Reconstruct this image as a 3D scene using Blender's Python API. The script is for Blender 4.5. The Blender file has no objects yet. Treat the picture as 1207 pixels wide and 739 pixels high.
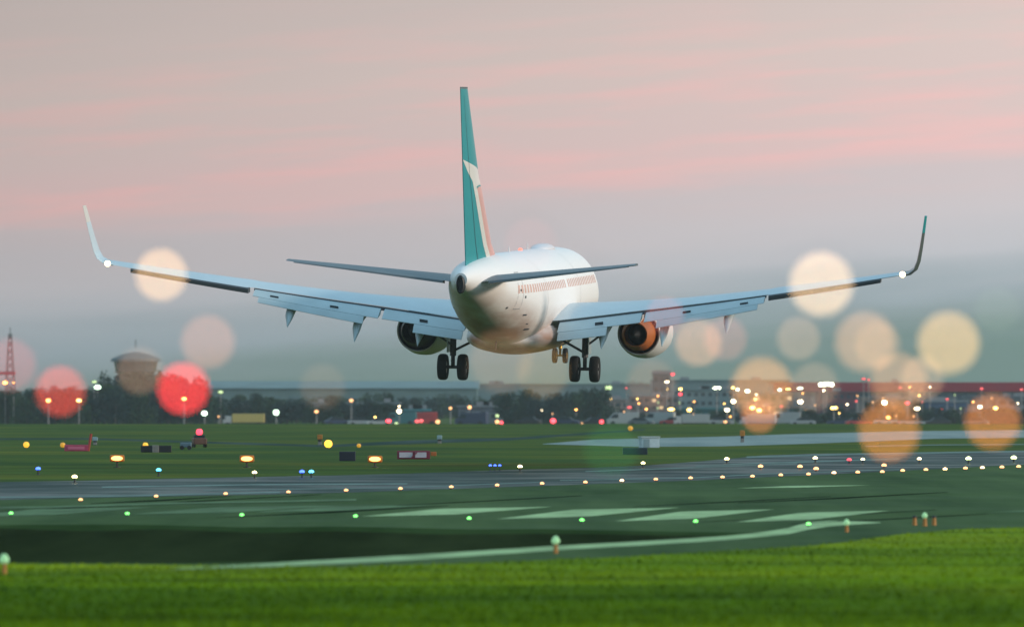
import bpy, bmesh, math, random
from mathutils import Vector, Matrix, Euler
random.seed(7)
S = bpy.context.scene
C = S.collection
R = math.radians

# ------------------------------------------------------------------ camera
FPX, CX, CY, HOR, CAMZ = 8430.0, 603.5, 369.5, 458.0, 3.3
PITCH = math.atan((HOR - CY) / FPX)
cam_d = bpy.data.cameras.new('camera')
cam = bpy.data.objects.new('camera', cam_d)
C.objects.link(cam)
S.camera = cam
cam.location = (0, 0, CAMZ)
cam.rotation_euler = (R(90) + PITCH, 0, 0)
cam_d.sensor_width = 36
cam_d.lens = 36 * FPX / 1207.0
cam_d.clip_start = 0.1
cam_d.clip_end = 20000
cam_d.dof.use_dof = True
cam_d.dof.focus_distance = 303
cam_d.dof.aperture_fstop = 1.571
cam_d.dof.aperture_blades = 0

# ------------------------------------------------------------------ sky, sun, exposure
SUN_EL, SUN_AZ = R(12), R(100)         # azimuth clockwise from +Y: off to the right
def lin(c):
    c = c / 255.0
    return c / 12.92 if c <= 0.04045 else ((c + 0.055) / 1.055) ** 2.4
def rgb(r, g, b):
    return (lin(r), lin(g), lin(b), 1)
W = bpy.data.worlds.new('World')
S.world = W
W.use_nodes = True
nt = W.node_tree
nt.nodes.clear()
def N(tree, kind, **kw):
    n = tree.nodes.new(kind)
    for k, v in kw.items():
        setattr(n, k, v)
    return n
def ramp(tree, stops, interp='LINEAR'):
    n = tree.nodes.new('ShaderNodeValToRGB')
    n.color_ramp.interpolation = interp
    e = n.color_ramp.elements
    while len(e) < len(stops):
        e.new(0.5)
    for i, (p, c) in enumerate(stops):
        e[i].position = p
        e[i].color = c
    return n
L = nt.links.new
tc = N(nt, 'ShaderNodeTexCoord')
sep = N(nt, 'ShaderNodeSeparateXYZ')
L(tc.outputs['Generated'], sep.inputs[0])
def wmath(op, a, b=None, clamp=False):
    n = N(nt, 'ShaderNodeMath', operation=op, use_clamp=clamp)
    for i, v in enumerate((a, b)):
        if v is None: continue
        if isinstance(v, (int, float)): n.inputs[i].default_value = v
        else: L(v, n.inputs[i])
    return n.outputs[0]
# cloud field: long flat layers low over the horizon
mp = N(nt, 'ShaderNodeCombineXYZ')
L(wmath('MULTIPLY', sep.outputs[0], 16), mp.inputs[0])
L(wmath('MULTIPLY', sep.outputs[1], 16), mp.inputs[1])
tilt = wmath('MULTIPLY', sep.outputs[0], -0.07)
zt = wmath('ADD', sep.outputs[2], tilt)
L(wmath('MULTIPLY', zt, 190), mp.inputs[2])
nz = N(nt, 'ShaderNodeTexNoise')
nz.inputs['Scale'].default_value = 1.0
nz.inputs['Detail'].default_value = 5
nz.inputs['Roughness'].default_value = 0.5
L(mp.outputs[0], nz.inputs['Vector'])
wob = wmath('MULTIPLY', wmath('SUBTRACT', nz.outputs[0], 0.5), 0.009)
zz = wmath('ADD', zt, wob)
base = ramp(nt, [(0.0, rgb(80, 108, 100)), (0.29, rgb(104, 128, 116)), (0.325, rgb(133, 149, 146)), (0.36, rgb(158, 169, 174)),
                 (0.41, rgb(190, 190, 194)), (0.46, rgb(201, 194, 196)), (0.515, rgb(206, 192, 192)), (0.54, rgb(222, 191, 188)),
                 (0.585, rgb(216, 193, 189)), (0.68, rgb(213, 195, 189)), (0.80, rgb(204, 190, 185)), (1.0, rgb(190, 182, 179))])
L(wmath('DIVIDE', wmath('ADD', zz, 0.03), 0.11, clamp=True), base.inputs[0])
# pink under-lit streaks
streak = ramp(nt, [(0.0, (0, 0, 0, 1)), (0.47, (0, 0, 0, 1)), (0.66, (1, 1, 1, 1)), (1, (1, 1, 1, 1))])
mp2 = N(nt, 'ShaderNodeCombineXYZ')
L(wmath('MULTIPLY', sep.outputs[0], 26), mp2.inputs[0])
L(wmath('MULTIPLY', sep.outputs[1], 3), mp2.inputs[1])
L(wmath('MULTIPLY', zt, 330), mp2.inputs[2])
nz2 = N(nt, 'ShaderNodeTexNoise')
nz2.inputs['Scale'].default_value = 1.0
nz2.inputs['Detail'].default_value = 6
nz2.inputs['Roughness'].default_value = 0.55
L(mp2.outputs[0], nz2.inputs['Vector'])
L(nz2.outputs[0], streak.inputs[0])
band = ramp(nt, [(0, (0, 0, 0, 1)), (0.49, (0, 0, 0, 1)), (0.55, (1, 1, 1, 1)), (0.66, (0.7, 0.7, 0.7, 1)), (0.78, (0.1, 0.1, 0.1, 1)), (1, (0, 0, 0, 1))])
L(wmath('DIVIDE', wmath('ADD', zz, 0.03), 0.11, clamp=True), band.inputs[0])
mixp = N(nt, 'ShaderNodeMixRGB')
L(wmath('MULTIPLY', wmath('MULTIPLY', streak.outputs[0], band.outputs[0]), 0.6), mixp.inputs[0])
L(base.outputs[0], mixp.inputs[1])
mixp.inputs[2].default_value = rgb(244, 188, 184)
# brighter towards +X
side = wmath('ADD', 0.97, wmath('MULTIPLY', sep.outputs[0], 1.9))
sidec = N(nt, 'ShaderNodeClamp')
L(side, sidec.inputs[0]); sidec.inputs[1].default_value = 0.82; sidec.inputs[2].default_value = 1.1
low = N(nt, 'ShaderNodeMixRGB', blend_type='MULTIPLY')
low.inputs[0].default_value = 1
L(mixp.outputs[0], low.inputs[1]); L(sidec.outputs[0], low.inputs[2])
# clear blue dusk overhead
up = ramp(nt, [(0.0, (0, 0, 0, 1)), (0.09, (0, 0, 0, 1)), (0.3, (1, 1, 1, 1)), (1, (1, 1, 1, 1))])
L(sep.outputs[2], up.inputs[0])
mixu = N(nt, 'ShaderNodeMixRGB')
L(up.outputs[0], mixu.inputs[0]); L(low.outputs[0], mixu.inputs[1])
mixu.inputs[2].default_value = (0.35, 0.56, 0.69, 1)
sky = N(nt, 'ShaderNodeTexSky', sky_type='NISHITA')
sky.sun_disc = False
sky.sun_elevation = SUN_EL
sky.sun_rotation = SUN_AZ
skys = N(nt, 'ShaderNodeMixRGB', blend_type='MULTIPLY')
skys.inputs[0].default_value = 1
L(sky.outputs[0], skys.inputs[1]); skys.inputs[2].default_value = (0.05, 0.05, 0.05, 1)
skyup = N(nt, 'ShaderNodeMixRGB', blend_type='MULTIPLY')
skyup.inputs[0].default_value = 1
L(skys.outputs[0], skyup.inputs[1]); L(up.outputs[0], skyup.inputs[2])
addn = N(nt, 'ShaderNodeMixRGB', blend_type='ADD')
addn.inputs[0].default_value = 1
L(mixu.outputs[0], addn.inputs[1]); L(skyup.outputs[0], addn.inputs[2])
bg = N(nt, 'ShaderNodeBackground')
bg.inputs[1].default_value = 1.0
L(addn.outputs[0], bg.inputs[0])
wo = N(nt, 'ShaderNodeOutputWorld')
L(bg.outputs[0], wo.inputs[0])

sun_d = bpy.data.lights.new('sun', 'SUN')
sun_d.energy = 2.3
sun_d.angle = R(4)
sun_d.color = (1.0, 0.82, 0.67)
sun = bpy.data.objects.new('sun', sun_d)
C.objects.link(sun)
sdir = Vector((math.sin(SUN_AZ) * math.cos(SUN_EL), math.cos(SUN_AZ) * math.cos(SUN_EL), math.sin(SUN_EL)))
sun.rotation_euler = sdir.to_track_quat('Z', 'Y').to_euler()

S.view_settings.view_transform = 'Standard'
S.view_settings.look = 'None'
S.view_settings.gamma = 1
S.view_settings.use_curve_mapping = False
S.view_settings.exposure = 0.0
S.render.engine = 'CYCLES'
S.cycles.use_adaptive_sampling = False
S.cycles.use_denoising = True
S.cycles.max_bounces = 6
S.cycles.volume_bounces = 0

# ------------------------------------------------------------------ helpers
def P(px, py, D):
    """point on the ray of photograph pixel (px, py) at depth D"""
    d = Vector(((px - CX) / FPX, -(py - CY) / FPX, -1)).normalized()
    d = Matrix.Rotation(R(90) + PITCH, 3, 'X') @ d
    return Vector((0, 0, CAMZ)) + d * (D / d.y)
def G(px, py, z=0.0):
    d = P(px, py, 1) - Vector((0, 0, CAMZ))
    return Vector((0, 0, CAMZ)) + d * ((z - CAMZ) / d.z)

class MB:
    def __init__(s): s.v = []; s.f = []
    def add(s, vs, fs):
        o = len(s.v); s.v += [tuple(v) for v in vs]; s.f += [tuple(i + o for i in f) for f in fs]; return s
    def box(s, c, d, rz=0, M=None):
        cx, cy, cz = c; a, b, h = d[0] / 2, d[1] / 2, d[2] / 2
        vs = [Vector((x, y, z)) for z in (-h, h) for y in (-b, b) for x in (-a, a)]
        m = Matrix.Rotation(rz, 3, 'Z') if M is None else M
        vs = [m @ v + Vector((cx, cy, cz)) for v in vs]
        return s.add(vs, [(0, 2, 3, 1), (4, 5, 7, 6), (0, 1, 5, 4), (2, 6, 7, 3), (0, 4, 6, 2), (1, 3, 7, 5)])
    def rings(s, rings, cap=True):
        n = len(rings[0]); o = []
        vs = [p for r in rings for p in r]; fs = []
        for i in range(len(rings) - 1):
            for j in range(n):
                k = (j + 1) % n
                fs.append((i * n + j, i * n + k, (i + 1) * n + k, (i + 1) * n + j))
        if cap:
            fs.append(tuple(reversed(range(n)))); fs.append(tuple((len(rings) - 1) * n + j for j in range(n)))
        return s.add(vs, fs)
    def tube(s, pts, rad, n=10, cap=True):
        pts = [Vector(p) for p in pts]
        if not isinstance(rad, (list, tuple)): rad = [rad] * len(pts)
        rs = []
        for i, p in enumerate(pts):
            t = (pts[min(i + 1, len(pts) - 1)] - pts[max(i - 1, 0)]).normalized()
            a = Vector((0, 0, 1)) if abs(t.z) < 0.9 else Vector((1, 0, 0))
            u = t.cross(a).normalized(); w = t.cross(u)
            rs.append([p + (u * math.cos(2 * math.pi * j / n) + w * math.sin(2 * math.pi * j / n)) * rad[i] for j in range(n)])
        return s.rings(rs, cap)
    def lathe(s, prof, c=(0, 0, 0), axis='Z', n=24, cap=False):
        rs = []
        for (h, r) in prof:
            ring = []
            for j in range(n):
                a = 2 * math.pi * j / n
                x, y = r * math.cos(a), r * math.sin(a)
                v = {'Z': (x, y, h), 'Y': (x, h, y), 'X': (h, x, y)}[axis]
                ring.append(Vector(v) + Vector(c))
            rs.append(ring)
        return s.rings(rs, cap)
    def ball(s, c, r, n=12, sz=1.0):
        m = n // 2 + 1
        rs = [[(c[0] + r * math.sin(math.pi * i / m) * math.cos(2 * math.pi * j / n), c[1] + r * math.sin(math.pi * i / m) * math.sin(2 * math.pi * j / n),
                c[2] + r * sz * math.cos(math.pi * i / m)) for j in range(n)] for i in range(1, m)]
        return s.rings(rs)
    def build(s, name, m, parent=None, smooth=False, bevel=0):
        me = bpy.data.meshes.new(name)
        me.from_pydata(s.v, [], s.f)
        bm = bmesh.new(); bm.from_mesh(me)
        bmesh.ops.recalc_face_normals(bm, faces=bm.faces)
        bm.to_mesh(me); bm.free()
        if smooth:
            for p in me.polygons: p.use_smooth = True
        o = bpy.data.objects.new(name, me); C.objects.link(o)
        me.materials.append(m)
        if parent: o.parent = parent
        if smooth:
            md = o.modifiers.new('split', 'EDGE_SPLIT'); md.split_angle = R(40)
        if bevel:
            b = o.modifiers.new('bevel', 'BEVEL'); b.width = bevel; b.segments = 2
        return o
def tag(o, label=None, cat=None, group=None, kind=None):
    if label: o['label'] = label
    if cat: o['category'] = cat
    if group: o['group'] = group
    if kind: o['kind'] = kind
    return o
def empty(name, loc=(0, 0, 0), rz=0, label=None, cat=None, group=None):
    o = bpy.data.objects.new(name, None); C.objects.link(o)
    o.location = loc; o.rotation_euler = (0, 0, rz)
    return tag(o, label, cat, group)
def copy_tree(o, parent=None):
    c = o.copy(); C.objects.link(c)
    if parent: c.parent = parent
    for ch in [x for x in KIDS.get(o.name, [])]:
        copy_tree(ch, c)
    return c
KIDS = {}
def remember(root):
    """note the children of a prototype once, so that copying does not search the whole scene"""
    for o in C.objects:
        if o.parent:
            KIDS.setdefault(o.parent.name, [])
            if o not in KIDS[o.parent.name]: KIDS[o.parent.name].append(o)
    return root
ORD = ['first', 'second', 'third', 'fourth', 'fifth', 'sixth', 'seventh', 'eighth', 'ninth', 'tenth', 'eleventh', 'twelfth', 'thirteenth',
       'fourteenth', 'fifteenth', 'sixteenth', 'seventeenth', 'eighteenth', 'nineteenth', 'twentieth', 'twenty-first', 'twenty-second',
       'twenty-third', 'twenty-fourth', 'twenty-fifth', 'twenty-sixth', 'twenty-seventh', 'twenty-eighth', 'twenty-ninth', 'thirtieth',
       'thirty-first', 'thirty-second', 'thirty-third', 'thirty-fourth', 'thirty-fifth', 'thirty-sixth', 'thirty-seventh', 'thirty-eighth',
       'thirty-ninth', 'fortieth'] + ['forty-' + q for q in 'first second third fourth fifth sixth seventh eighth ninth'.split()] + \
      ['fiftieth'] + ['fifty-' + q for q in 'first second third fourth fifth sixth seventh eighth ninth'.split()] + \
      ['sixtieth'] + ['sixty-' + q for q in 'first second third fourth fifth sixth seventh eighth ninth'.split()]

MATS = {}
def mat(name, col, rough=0.6, metal=0.0, noise=0.0, scale=5.0, stretch=(1, 1, 1), col2=None, coat=0.0, bump=0.0, spec=None):
    if name in MATS: return MATS[name]
    m = bpy.data.materials.new(name); m.use_nodes = True
    t = m.node_tree; b = t.nodes['Principled BSDF']
    b.inputs['Base Color'].default_value = (*col[:3], 1)
    b.inputs['Roughness'].default_value = rough
    b.inputs['Metallic'].default_value = metal
    if coat: b.inputs['Coat Weight'].default_value = coat; b.inputs['Coat Roughness'].default_value = 0.12
    if spec is not None: b.inputs['Specular IOR Level'].default_value = spec
    if noise:
        co = N(t, 'ShaderNodeTexCoord'); mpn = N(t, 'ShaderNodeMapping')
        mpn.inputs['Scale'].default_value = stretch
        t.links.new(co.outputs['Object'], mpn.inputs[0])
        n = N(t, 'ShaderNodeTexNoise'); n.inputs['Scale'].default_value = scale; n.inputs['Detail'].default_value = 6
        t.links.new(mpn.outputs[0], n.inputs['Vector'])
        c2 = col2 or tuple(x * (1 - noise) for x in col[:3])
        r = ramp(t, [(0.3, (*c2[:3], 1)), (0.7, (*col[:3], 1))])
        t.links.new(n.outputs[0], r.inputs[0]); t.links.new(r.outputs[0], b.inputs['Base Color'])
        if bump:
            bp = N(t, 'ShaderNodeBump'); bp.inputs['Strength'].default_value = bump
            t.links.new(n.outputs[0], bp.inputs['Height']); t.links.new(bp.outputs[0], b.inputs['Normal'])
    MATS[name] = m
    return m
def emat(name, col, strength):
    if name in MATS: return MATS[name]
    m = bpy.data.materials.new(name); m.use_nodes = True
    t = m.node_tree; b = t.nodes['Principled BSDF']
    b.inputs['Base Color'].default_value = (*[min(1, x * .5) for x in col[:3]], 1)
    b.inputs['Emission Color'].default_value = (*col[:3], 1)
    b.inputs['Emission Strength'].default_value = strength
    m.cycles.emission_sampling = 'NONE'
    MATS[name] = m
    return m
metal_grey = mat('galvanised', (0.28, 0.29, 0.30), 0.5, 0.4, noise=0.3, scale=3)
dark_metal = mat('dark_metal', (0.035, 0.037, 0.04), 0.5, 0.3, noise=0.3, scale=6)
amber_paint = mat('amber_paint', (0.50, 0.20, 0.02), 0.5, noise=0.25, scale=9)

# ------------------------------------------------------------------ setting: ground, pavement, markings
def grass_material(name, c1, c2, c3):
    m = bpy.data.materials.new(name); m.use_nodes = True
    t = m.node_tree; b = t.nodes['Principled BSDF']; b.inputs['Roughness'].default_value = 0.9
    b.inputs['Specular IOR Level'].default_value = 0.03
    co = N(t, 'ShaderNodeTexCoord'); outs = []
    for sc, det, st in ((0.05, 5, (1, 1, 1)), (0.9, 6, (1, 0.5, 1)), (0.35, 4, (0.25, 1, 1))):
        mp_ = N(t, 'ShaderNodeMapping'); mp_.inputs['Scale'].default_value = st
        t.links.new(co.outputs['Object'], mp_.inputs[0])
        n = N(t, 'ShaderNodeTexNoise'); n.inputs['Scale'].default_value = sc; n.inputs['Detail'].default_value = det
        t.links.new(mp_.outputs[0], n.inputs['Vector']); outs.append(n.outputs[0])
    r1 = ramp(t, [(0.35, (*c1, 1)), (0.5, (*c2, 1)), (0.65, (*c3, 1))])
    t.links.new(outs[0], r1.inputs[0])
    r2 = ramp(t, [(0.3, (0.45, 0.5, 0.5, 1)), (0.7, (1.3, 1.25, 1.25, 1))])
    t.links.new(outs[2], r2.inputs[0])
    mx = N(t, 'ShaderNodeMixRGB', blend_type='MULTIPLY'); mx.inputs[0].default_value = 1
    t.links.new(r1.outputs[0], mx.inputs[1]); t.links.new(r2.outputs[0], mx.inputs[2])
    t.links.new(mx.outputs[0], b.inputs['Base Color'])
    bp = N(t, 'ShaderNodeBump'); bp.inputs['Strength'].default_value = 0.6; bp.inputs['Distance'].default_value = 0.2
    t.links.new(outs[1], bp.inputs['Height']); t.links.new(bp.outputs[0], b.inputs['Normal'])
    return m
GRASS = grass_material('airfield_grass', (.036, .086, .014), (.062, .112, .014), (.10, .130, .014))
VERGE = grass_material('verge_grass', (.070, .155, .001), (.13, .235, .001), (.20, .29, .002))
def zg(y):
    """height of the ground at depth y: a flat airfield, then a gentle fall to the town"""
    if y < 665: return 0.0
    if y > 860: return -3.0
    u = (y - 665) / 195.0
    return -3.0 * u * u * (3 - 2 * u)
g = MB()
ys = [-60, 0, 60] + [80 + 8 * i for i in range(73)] + [664] + [665 + 15 * i for i in range(1, 14)] + [900, 1200, 1600, 2200, 3000, 4000]
xs = [-1500, -600, -200] + [-100 + 20 * i for i in range(11)] + [200, 600, 1500]
ys = sorted(set(ys))
g.add([(x, y, zg(y)) for y in ys for x in xs],
      [(j * len(xs) + i, j * len(xs) + i + 1, (j + 1) * len(xs) + i + 1, (j + 1) * len(xs) + i) for j in range(len(ys) - 1) for i in range(len(xs) - 1)])
tag(g.build('ground', GRASS), kind='structure')

def sheet(name, pix_far, pix_near, z, m, label=None):
    """a flat sheet between two outlines that run from left to right"""
    def interp(lst, x):
        for (a, b), (c, d) in zip(lst, lst[1:]):
            if a <= x <= c: return b + (d - b) * (x - a) / (c - a)
        return lst[-1][1]
    x0, x1 = max(pix_far[0][0], pix_near[0][0]), min(pix_far[-1][0], pix_near[-1][0])
    n = max(2, int((x1 - x0) / 12)); b = MB(); vs = []
    for i in range(n + 1):
        x = x0 + (x1 - x0) * i / n
        f = interp(pix_far, x); k = interp(pix_near, x)
        for q in (f, k):
            p = G(x, q); vs.append((p.x, p.y, z))
    b.add(vs, [(2 * i, 2 * i + 1, 2 * i + 3, 2 * i + 2) for i in range(n)])
    return tag(b.build(name, m), kind='structure')

def asphalt(name, c1, c2, rough, sx=0.02, sy=0.25, wet=0.12, spec=0.15):
    m = bpy.data.materials.new(name); m.use_nodes = True
    t = m.node_tree; b = t.nodes['Principled BSDF']
    b.inputs['Specular IOR Level'].default_value = spec
    co = N(t, 'ShaderNodeTexCoord'); mp_ = N(t, 'ShaderNodeMapping')
    mp_.inputs['Rotation'].default_value = (0, 0, R(19)); mp_.inputs['Scale'].default_value = (sy, sx, 1)
    t.links.new(co.outputs['Object'], mp_.inputs[0])
    n = N(t, 'ShaderNodeTexNoise'); n.inputs['Scale'].default_value = 1; n.inputs['Detail'].default_value = 8; n.inputs['Roughness'].default_value = .6
    t.links.new(mp_.outputs[0], n.inputs['Vector'])
    r = ramp(t, [(0.35, (*c1, 1)), (0.65, (*c2, 1))]); t.links.new(n.outputs[0], r.inputs[0])
    t.links.new(r.outputs[0], b.inputs['Base Color'])
    n2 = N(t, 'ShaderNodeTexNoise'); n2.inputs['Scale'].default_value = 0.15; n2.inputs['Detail'].default_value = 5
    t.links.new(co.outputs['Object'], n2.inputs['Vector'])
    r2 = ramp(t, [(0.4, (rough - wet,) * 3 + (1,)), (0.6, (rough + wet,) * 3 + (1,))]); t.links.new(n2.outputs[0], r2.inputs[0])
    t.links.new(r2.outputs[0], b.inputs['Roughness'])
    n3 = N(t, 'ShaderNodeTexNoise'); n3.inputs['Scale'].default_value = 6; n3.inputs['Detail'].default_value = 4
    t.links.new(co.outputs['Object'], n3.inputs['Vector'])
    bp = N(t, 'ShaderNodeBump'); bp.inputs['Strength'].default_value = 0.25; bp.inputs['Distance'].default_value = 0.02
    t.links.new(n3.outputs[0], bp.inputs['Height']); t.links.new(bp.outputs[0], b.inputs['Normal'])
    return m
A_MAIN = asphalt('runway_asphalt', (0.026, 0.066, 0.018), (0.068, 0.125, 0.040), 0.9, wet=0.08, spec=0.05)
A_DARK = asphalt('dark_asphalt', (0.010, 0.018, 0.006), (0.032, 0.048, 0.018), 0.95, wet=0.03, spec=0.0)
A_BLUE = asphalt('wet_asphalt', (0.010, 0.032, 0.026), (0.034, 0.064, 0.048), 0.5, spec=0.05)
A_TAXI = asphalt('concrete_taxiway', (0.17, 0.24, 0.23), (0.26, 0.32, 0.30), 0.8, spec=.1)
PAINT = mat('runway_paint', (0.42, 0.62, 0.30), 0.9, spec=.1, noise=0.45, scale=0.8, stretch=(1, .3, 1))
PAINTD = mat('worn_paint', (0.12, 0.22, 0.10), 0.9, spec=.1, noise=0.45, scale=0.8, stretch=(1, .3, 1))
PAINTB = mat('thin_paint', (0.16, 0.25, 0.22), 0.8, spec=.2, noise=0.4, scale=0.8, stretch=(1, .3, 1))

far_edge = [(-120, 570), (0, 568), (100, 566.5), (200, 564), (400, 560), (480, 558), (600, 553.5), (700, 551), (760, 548.5), (820, 544), (870, 539.5), (900, 536.5), (960, 534.5), (1000, 534), (1330, 531)]
near_edge = [(-120, 663), (0, 664), (190, 666), (400, 668), (540, 664), (640, 660), (740, 656), (800, 652), (877, 648), (958, 643), (1002, 638), (1056, 630), (1124, 624), (1207, 621), (1330, 619)]
sheet('runway', far_edge, near_edge, 0.004, A_MAIN)
sheet('wet_runway_strip', [(a, b + 0.15) for a, b in far_edge], [(-120, 590), (0, 589), (200, 585), (400, 581), (600, 574), (800, 567), (1000, 558), (1100, 553), (1330, 541)], 0.008, A_BLUE)
sheet('dark_asphalt_margin', [(-120, 617), (0, 618.5), (150, 618), (290, 621.5), (400, 620.5), (560, 624), (640, 623.5), (820, 627), (930, 628)],
      [(-120, 662.8), (0, 663), (200, 665), (400, 662), (500, 657), (650, 646), (800, 638.5), (900, 631.5), (930, 628.5)], 0.006, asphalt('asphalt_between', (0.018, 0.042, 0.012), (0.046, 0.084, 0.028), 0.9, wet=0.05, spec=0.0))
sheet('dark_asphalt_strip', [(-120, 625), (0, 622.5), (90, 626), (200, 624), (310, 628.5), (400, 626), (520, 630), (640, 629), (800, 631), (860, 631.6)],
      [(-120, 662), (0, 662.5), (200, 664), (400, 659.5), (500, 655), (650, 644), (800, 636), (860, 632)], 0.008, A_DARK)
sheet('taxiway', [(640, 523), (700, 518), (850, 514.5), (950, 511), (1080, 508), (1330, 505.5)],
      [(640, 523.6), (700, 525), (750, 526.5), (850, 526), (950, 523), (1030, 520), (1100, 517), (1330, 514.5)], 0.006, A_TAXI)
sheet('service_path', [(-120, 517), (100, 516), (385, 524.5), (480, 519), (600, 516), (760, 505.5)], [(-120, 518.5), (100, 518), (385, 527), (480, 523.5), (600, 519), (760, 507)], 0.006, asphalt('path_asphalt', (0.03, 0.06, 0.05), (0.07, 0.10, 0.09), 0.9, spec=0))
RUBBER = mat('rubber_marks', (0.012, 0.022, 0.012), 0.95, spec=0, noise=.6, scale=1.5, stretch=(1, .15, 1))
rr_ = random.Random(4)
for k in range(9):
    x0_ = rr_.uniform(-80, 1000); y0_ = rr_.uniform(590, 622); L_ = rr_.uniform(120, 330)
    sheet('rubber_mark', [(x0_, y0_), (x0_ + L_, y0_ - L_ * .05 - .4)], [(x0_, y0_ + .3), (x0_ + L_ * .5, y0_ - L_ * .025 + rr_.uniform(.5, 1.4)), (x0_ + L_, y0_ - L_ * .05)], 0.009 + .0004 * k, RUBBER)
# pale paint: the edge line, the threshold keys and the old lines beyond
line = [(200, 671), (300, 667), (400, 662), (500, 656.5), (600, 650), (650, 646.5), (740, 641.5), (800, 638), (860, 634), (900, 630), (930, 626), (950, 620.5), (975, 617.5), (1000, 616.6), (1038, 616.2)]
wid = [0.3, 2.0, 2.8, 3.0, 2.8, 2.6, 2.5, 2.4, 2.4, 2.7, 3.6, 4.3, 3.4, 2.4, 0.4]
sheet('runway_edge_line', [(a, b - w) for (a, b), w in zip(line, wid)], [(a, b + w) for (a, b), w in zip(line, wid)], 0.012, PAINT)
def key(pts, far, near, m, z=0.012, name='threshold_marking'):
    sheet(name, far, near, z, m)
for a, b, c, d, m in ((-60, 610, 180, 598, PAINTD), (150, 606.5, 400, 596, PAINTD), (300, 604, 510, 595.5, PAINTD), (425, 609, 650, 597.5, PAINT), (585, 612, 800, 598.5, PAINT),
                      (725, 614.5, 912, 600.5, PAINT), (868, 615.5, 1048, 602, PAINT), (1165, 604, 1330, 599, PAINTD), (868, 575.5, 1024, 572, PAINT)):
    dx = c - a; t = 0.42
    sheet('threshold_marking', [(a, b), (a + dx * t, d + (b - d) * .18), (c, d)], [(a, b + .05), (a + dx * .5, b - (b - d) * .22), (c, d + .1)], 0.012, m)
for pts, w, m in (([(120, 574.5), (300, 571.5), (480, 570.5)], .8, PAINTB), ([(-60, 587), (60, 586), (160, 584.5), (330, 580.5)], .9, PAINTB), ([(-120, 600), (60, 598), (200, 593.5), (420, 589.5)], 1.1, PAINTD),
                  ([(240, 578.5), (472, 575), (640, 568.5)], .5, PAINTB), ([(660, 566.5), (814, 563.5), (900, 559), (1060, 553.5)], .5, PAINTB), ([(690, 556), (800, 552), (940, 546.5)], .7, PAINTB),
                  ([(820, 549.5), (900, 546), (1060, 541)], .8, PAINTB), ([(880, 539), (1000, 535.5), (1330, 530)], .9, PAINTB), ([(1020, 526), (1100, 524.5), (1330, 523)], .5, PAINTB)):
    sheet('painted_line', [(a, b - w) for a, b in pts], [(a, b + w) for a, b in pts], 0.016, m)

sheet('grass_verge', near_edge, [(-160, 1900), (1360, 1900)], 0.003, VERGE)
# foreground grass blades
def blades():
    rnd = random.Random(3); b = MB(); vs = []; fs = []
    def ne(x):
        for (a, c), (d, e) in zip(near_edge, near_edge[1:]):
            if a <= x <= d: return c + (e - c) * (x - a) / (d - a)
        return 664
    for k in range(70000):
        px = rnd.uniform(-30, 1240); y0 = ne(px)
        u = rnd.random() ** 0.8
        py = y0 - 1.2 * rnd.random() + (765 - y0) * u
        p = G(px, py)
        h = rnd.uniform(.015, .055) * (1.2 if u < .04 else 1); w = rnd.uniform(.015, .04); a = rnd.uniform(0, 6.28)
        dx, dy = math.cos(a) * w, math.sin(a) * w * .4
        lx, ly = rnd.gauss(0, .04), rnd.gauss(0, .04)
        i = len(vs)
        vs += [(p.x - dx, p.y - dy, -.01), (p.x + dx, p.y + dy, -.01), (p.x + lx, p.y + ly, h)]
        fs.append((i, i + 1, i + 2))
    me = bpy.data.meshes.new('grass'); me.from_pydata(vs, [], fs)
    o = bpy.data.objects.new('grass', me); C.objects.link(o)
    me.materials.append(VERGE)
    tag(o, 'bright green mown grass in front of the runway', 'grass', kind='stuff')
blades()

# ------------------------------------------------------------------ the airliner
WHITE = mat('white_aircraft_paint', (0.80, 0.80, 0.80), 0.30, noise=0.05, scale=0.8, coat=0.35)
BELLY = mat('belly_paint', (0.55, 0.50, 0.46), 0.3, noise=0.3, scale=0.9, stretch=(1, .3, 1), coat=0.3)
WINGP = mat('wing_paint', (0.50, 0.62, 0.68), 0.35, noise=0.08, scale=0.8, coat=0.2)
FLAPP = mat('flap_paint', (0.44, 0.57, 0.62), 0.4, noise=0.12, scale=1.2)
DARKG = mat('shadow_gap', (0.03, 0.045, 0.06), 0.7)
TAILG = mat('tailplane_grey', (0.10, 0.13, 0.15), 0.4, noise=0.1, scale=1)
TEAL = mat('teal_paint', (0.0, 0.30, 0.33), 0.4, coat=0.1, noise=0.08, scale=1)
FINW = mat('fin_white', (0.80, 0.78, 0.72), 0.3, coat=0.3)
SALM = mat('salmon_paint', (0.72, 0.36, 0.31), 0.35, coat=0.2)
RUB = mat('tyre_rubber', (0.012, 0.012, 0.013), 0.75, noise=0.3, scale=8)
HUB = mat('wheel_hub', (0.30, 0.30, 0.30), 0.4, 0.6)
GEAR = mat('gear_metal', (0.10, 0.10, 0.11), 0.45, 0.5, noise=0.3, scale=7)
GOLD = mat('nose_gear_lit_gold', (0.80, 0.45, 0.05), 0.4, 0.4, noise=0.3, scale=7)  # golden light painted into the gear's colour
DUCT = mat('exhaust_duct', (0.62, 0.17, 0.03), 0.55, 0.0, noise=0.4, scale=2, stretch=(1, .3, 1))
CORE = mat('core_metal_and_shade', (0.02, 0.015, 0.012), 0.5, 0.3, noise=0.4, scale=3)  # dark vane metal; also the left engine's shade as colour
GLASSW = mat('cabin_window_reflection', (0.78, 0.50, 0.42), 0.25, spec=0.5)  # pink sunset reflection painted in as the pane colour

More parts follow.
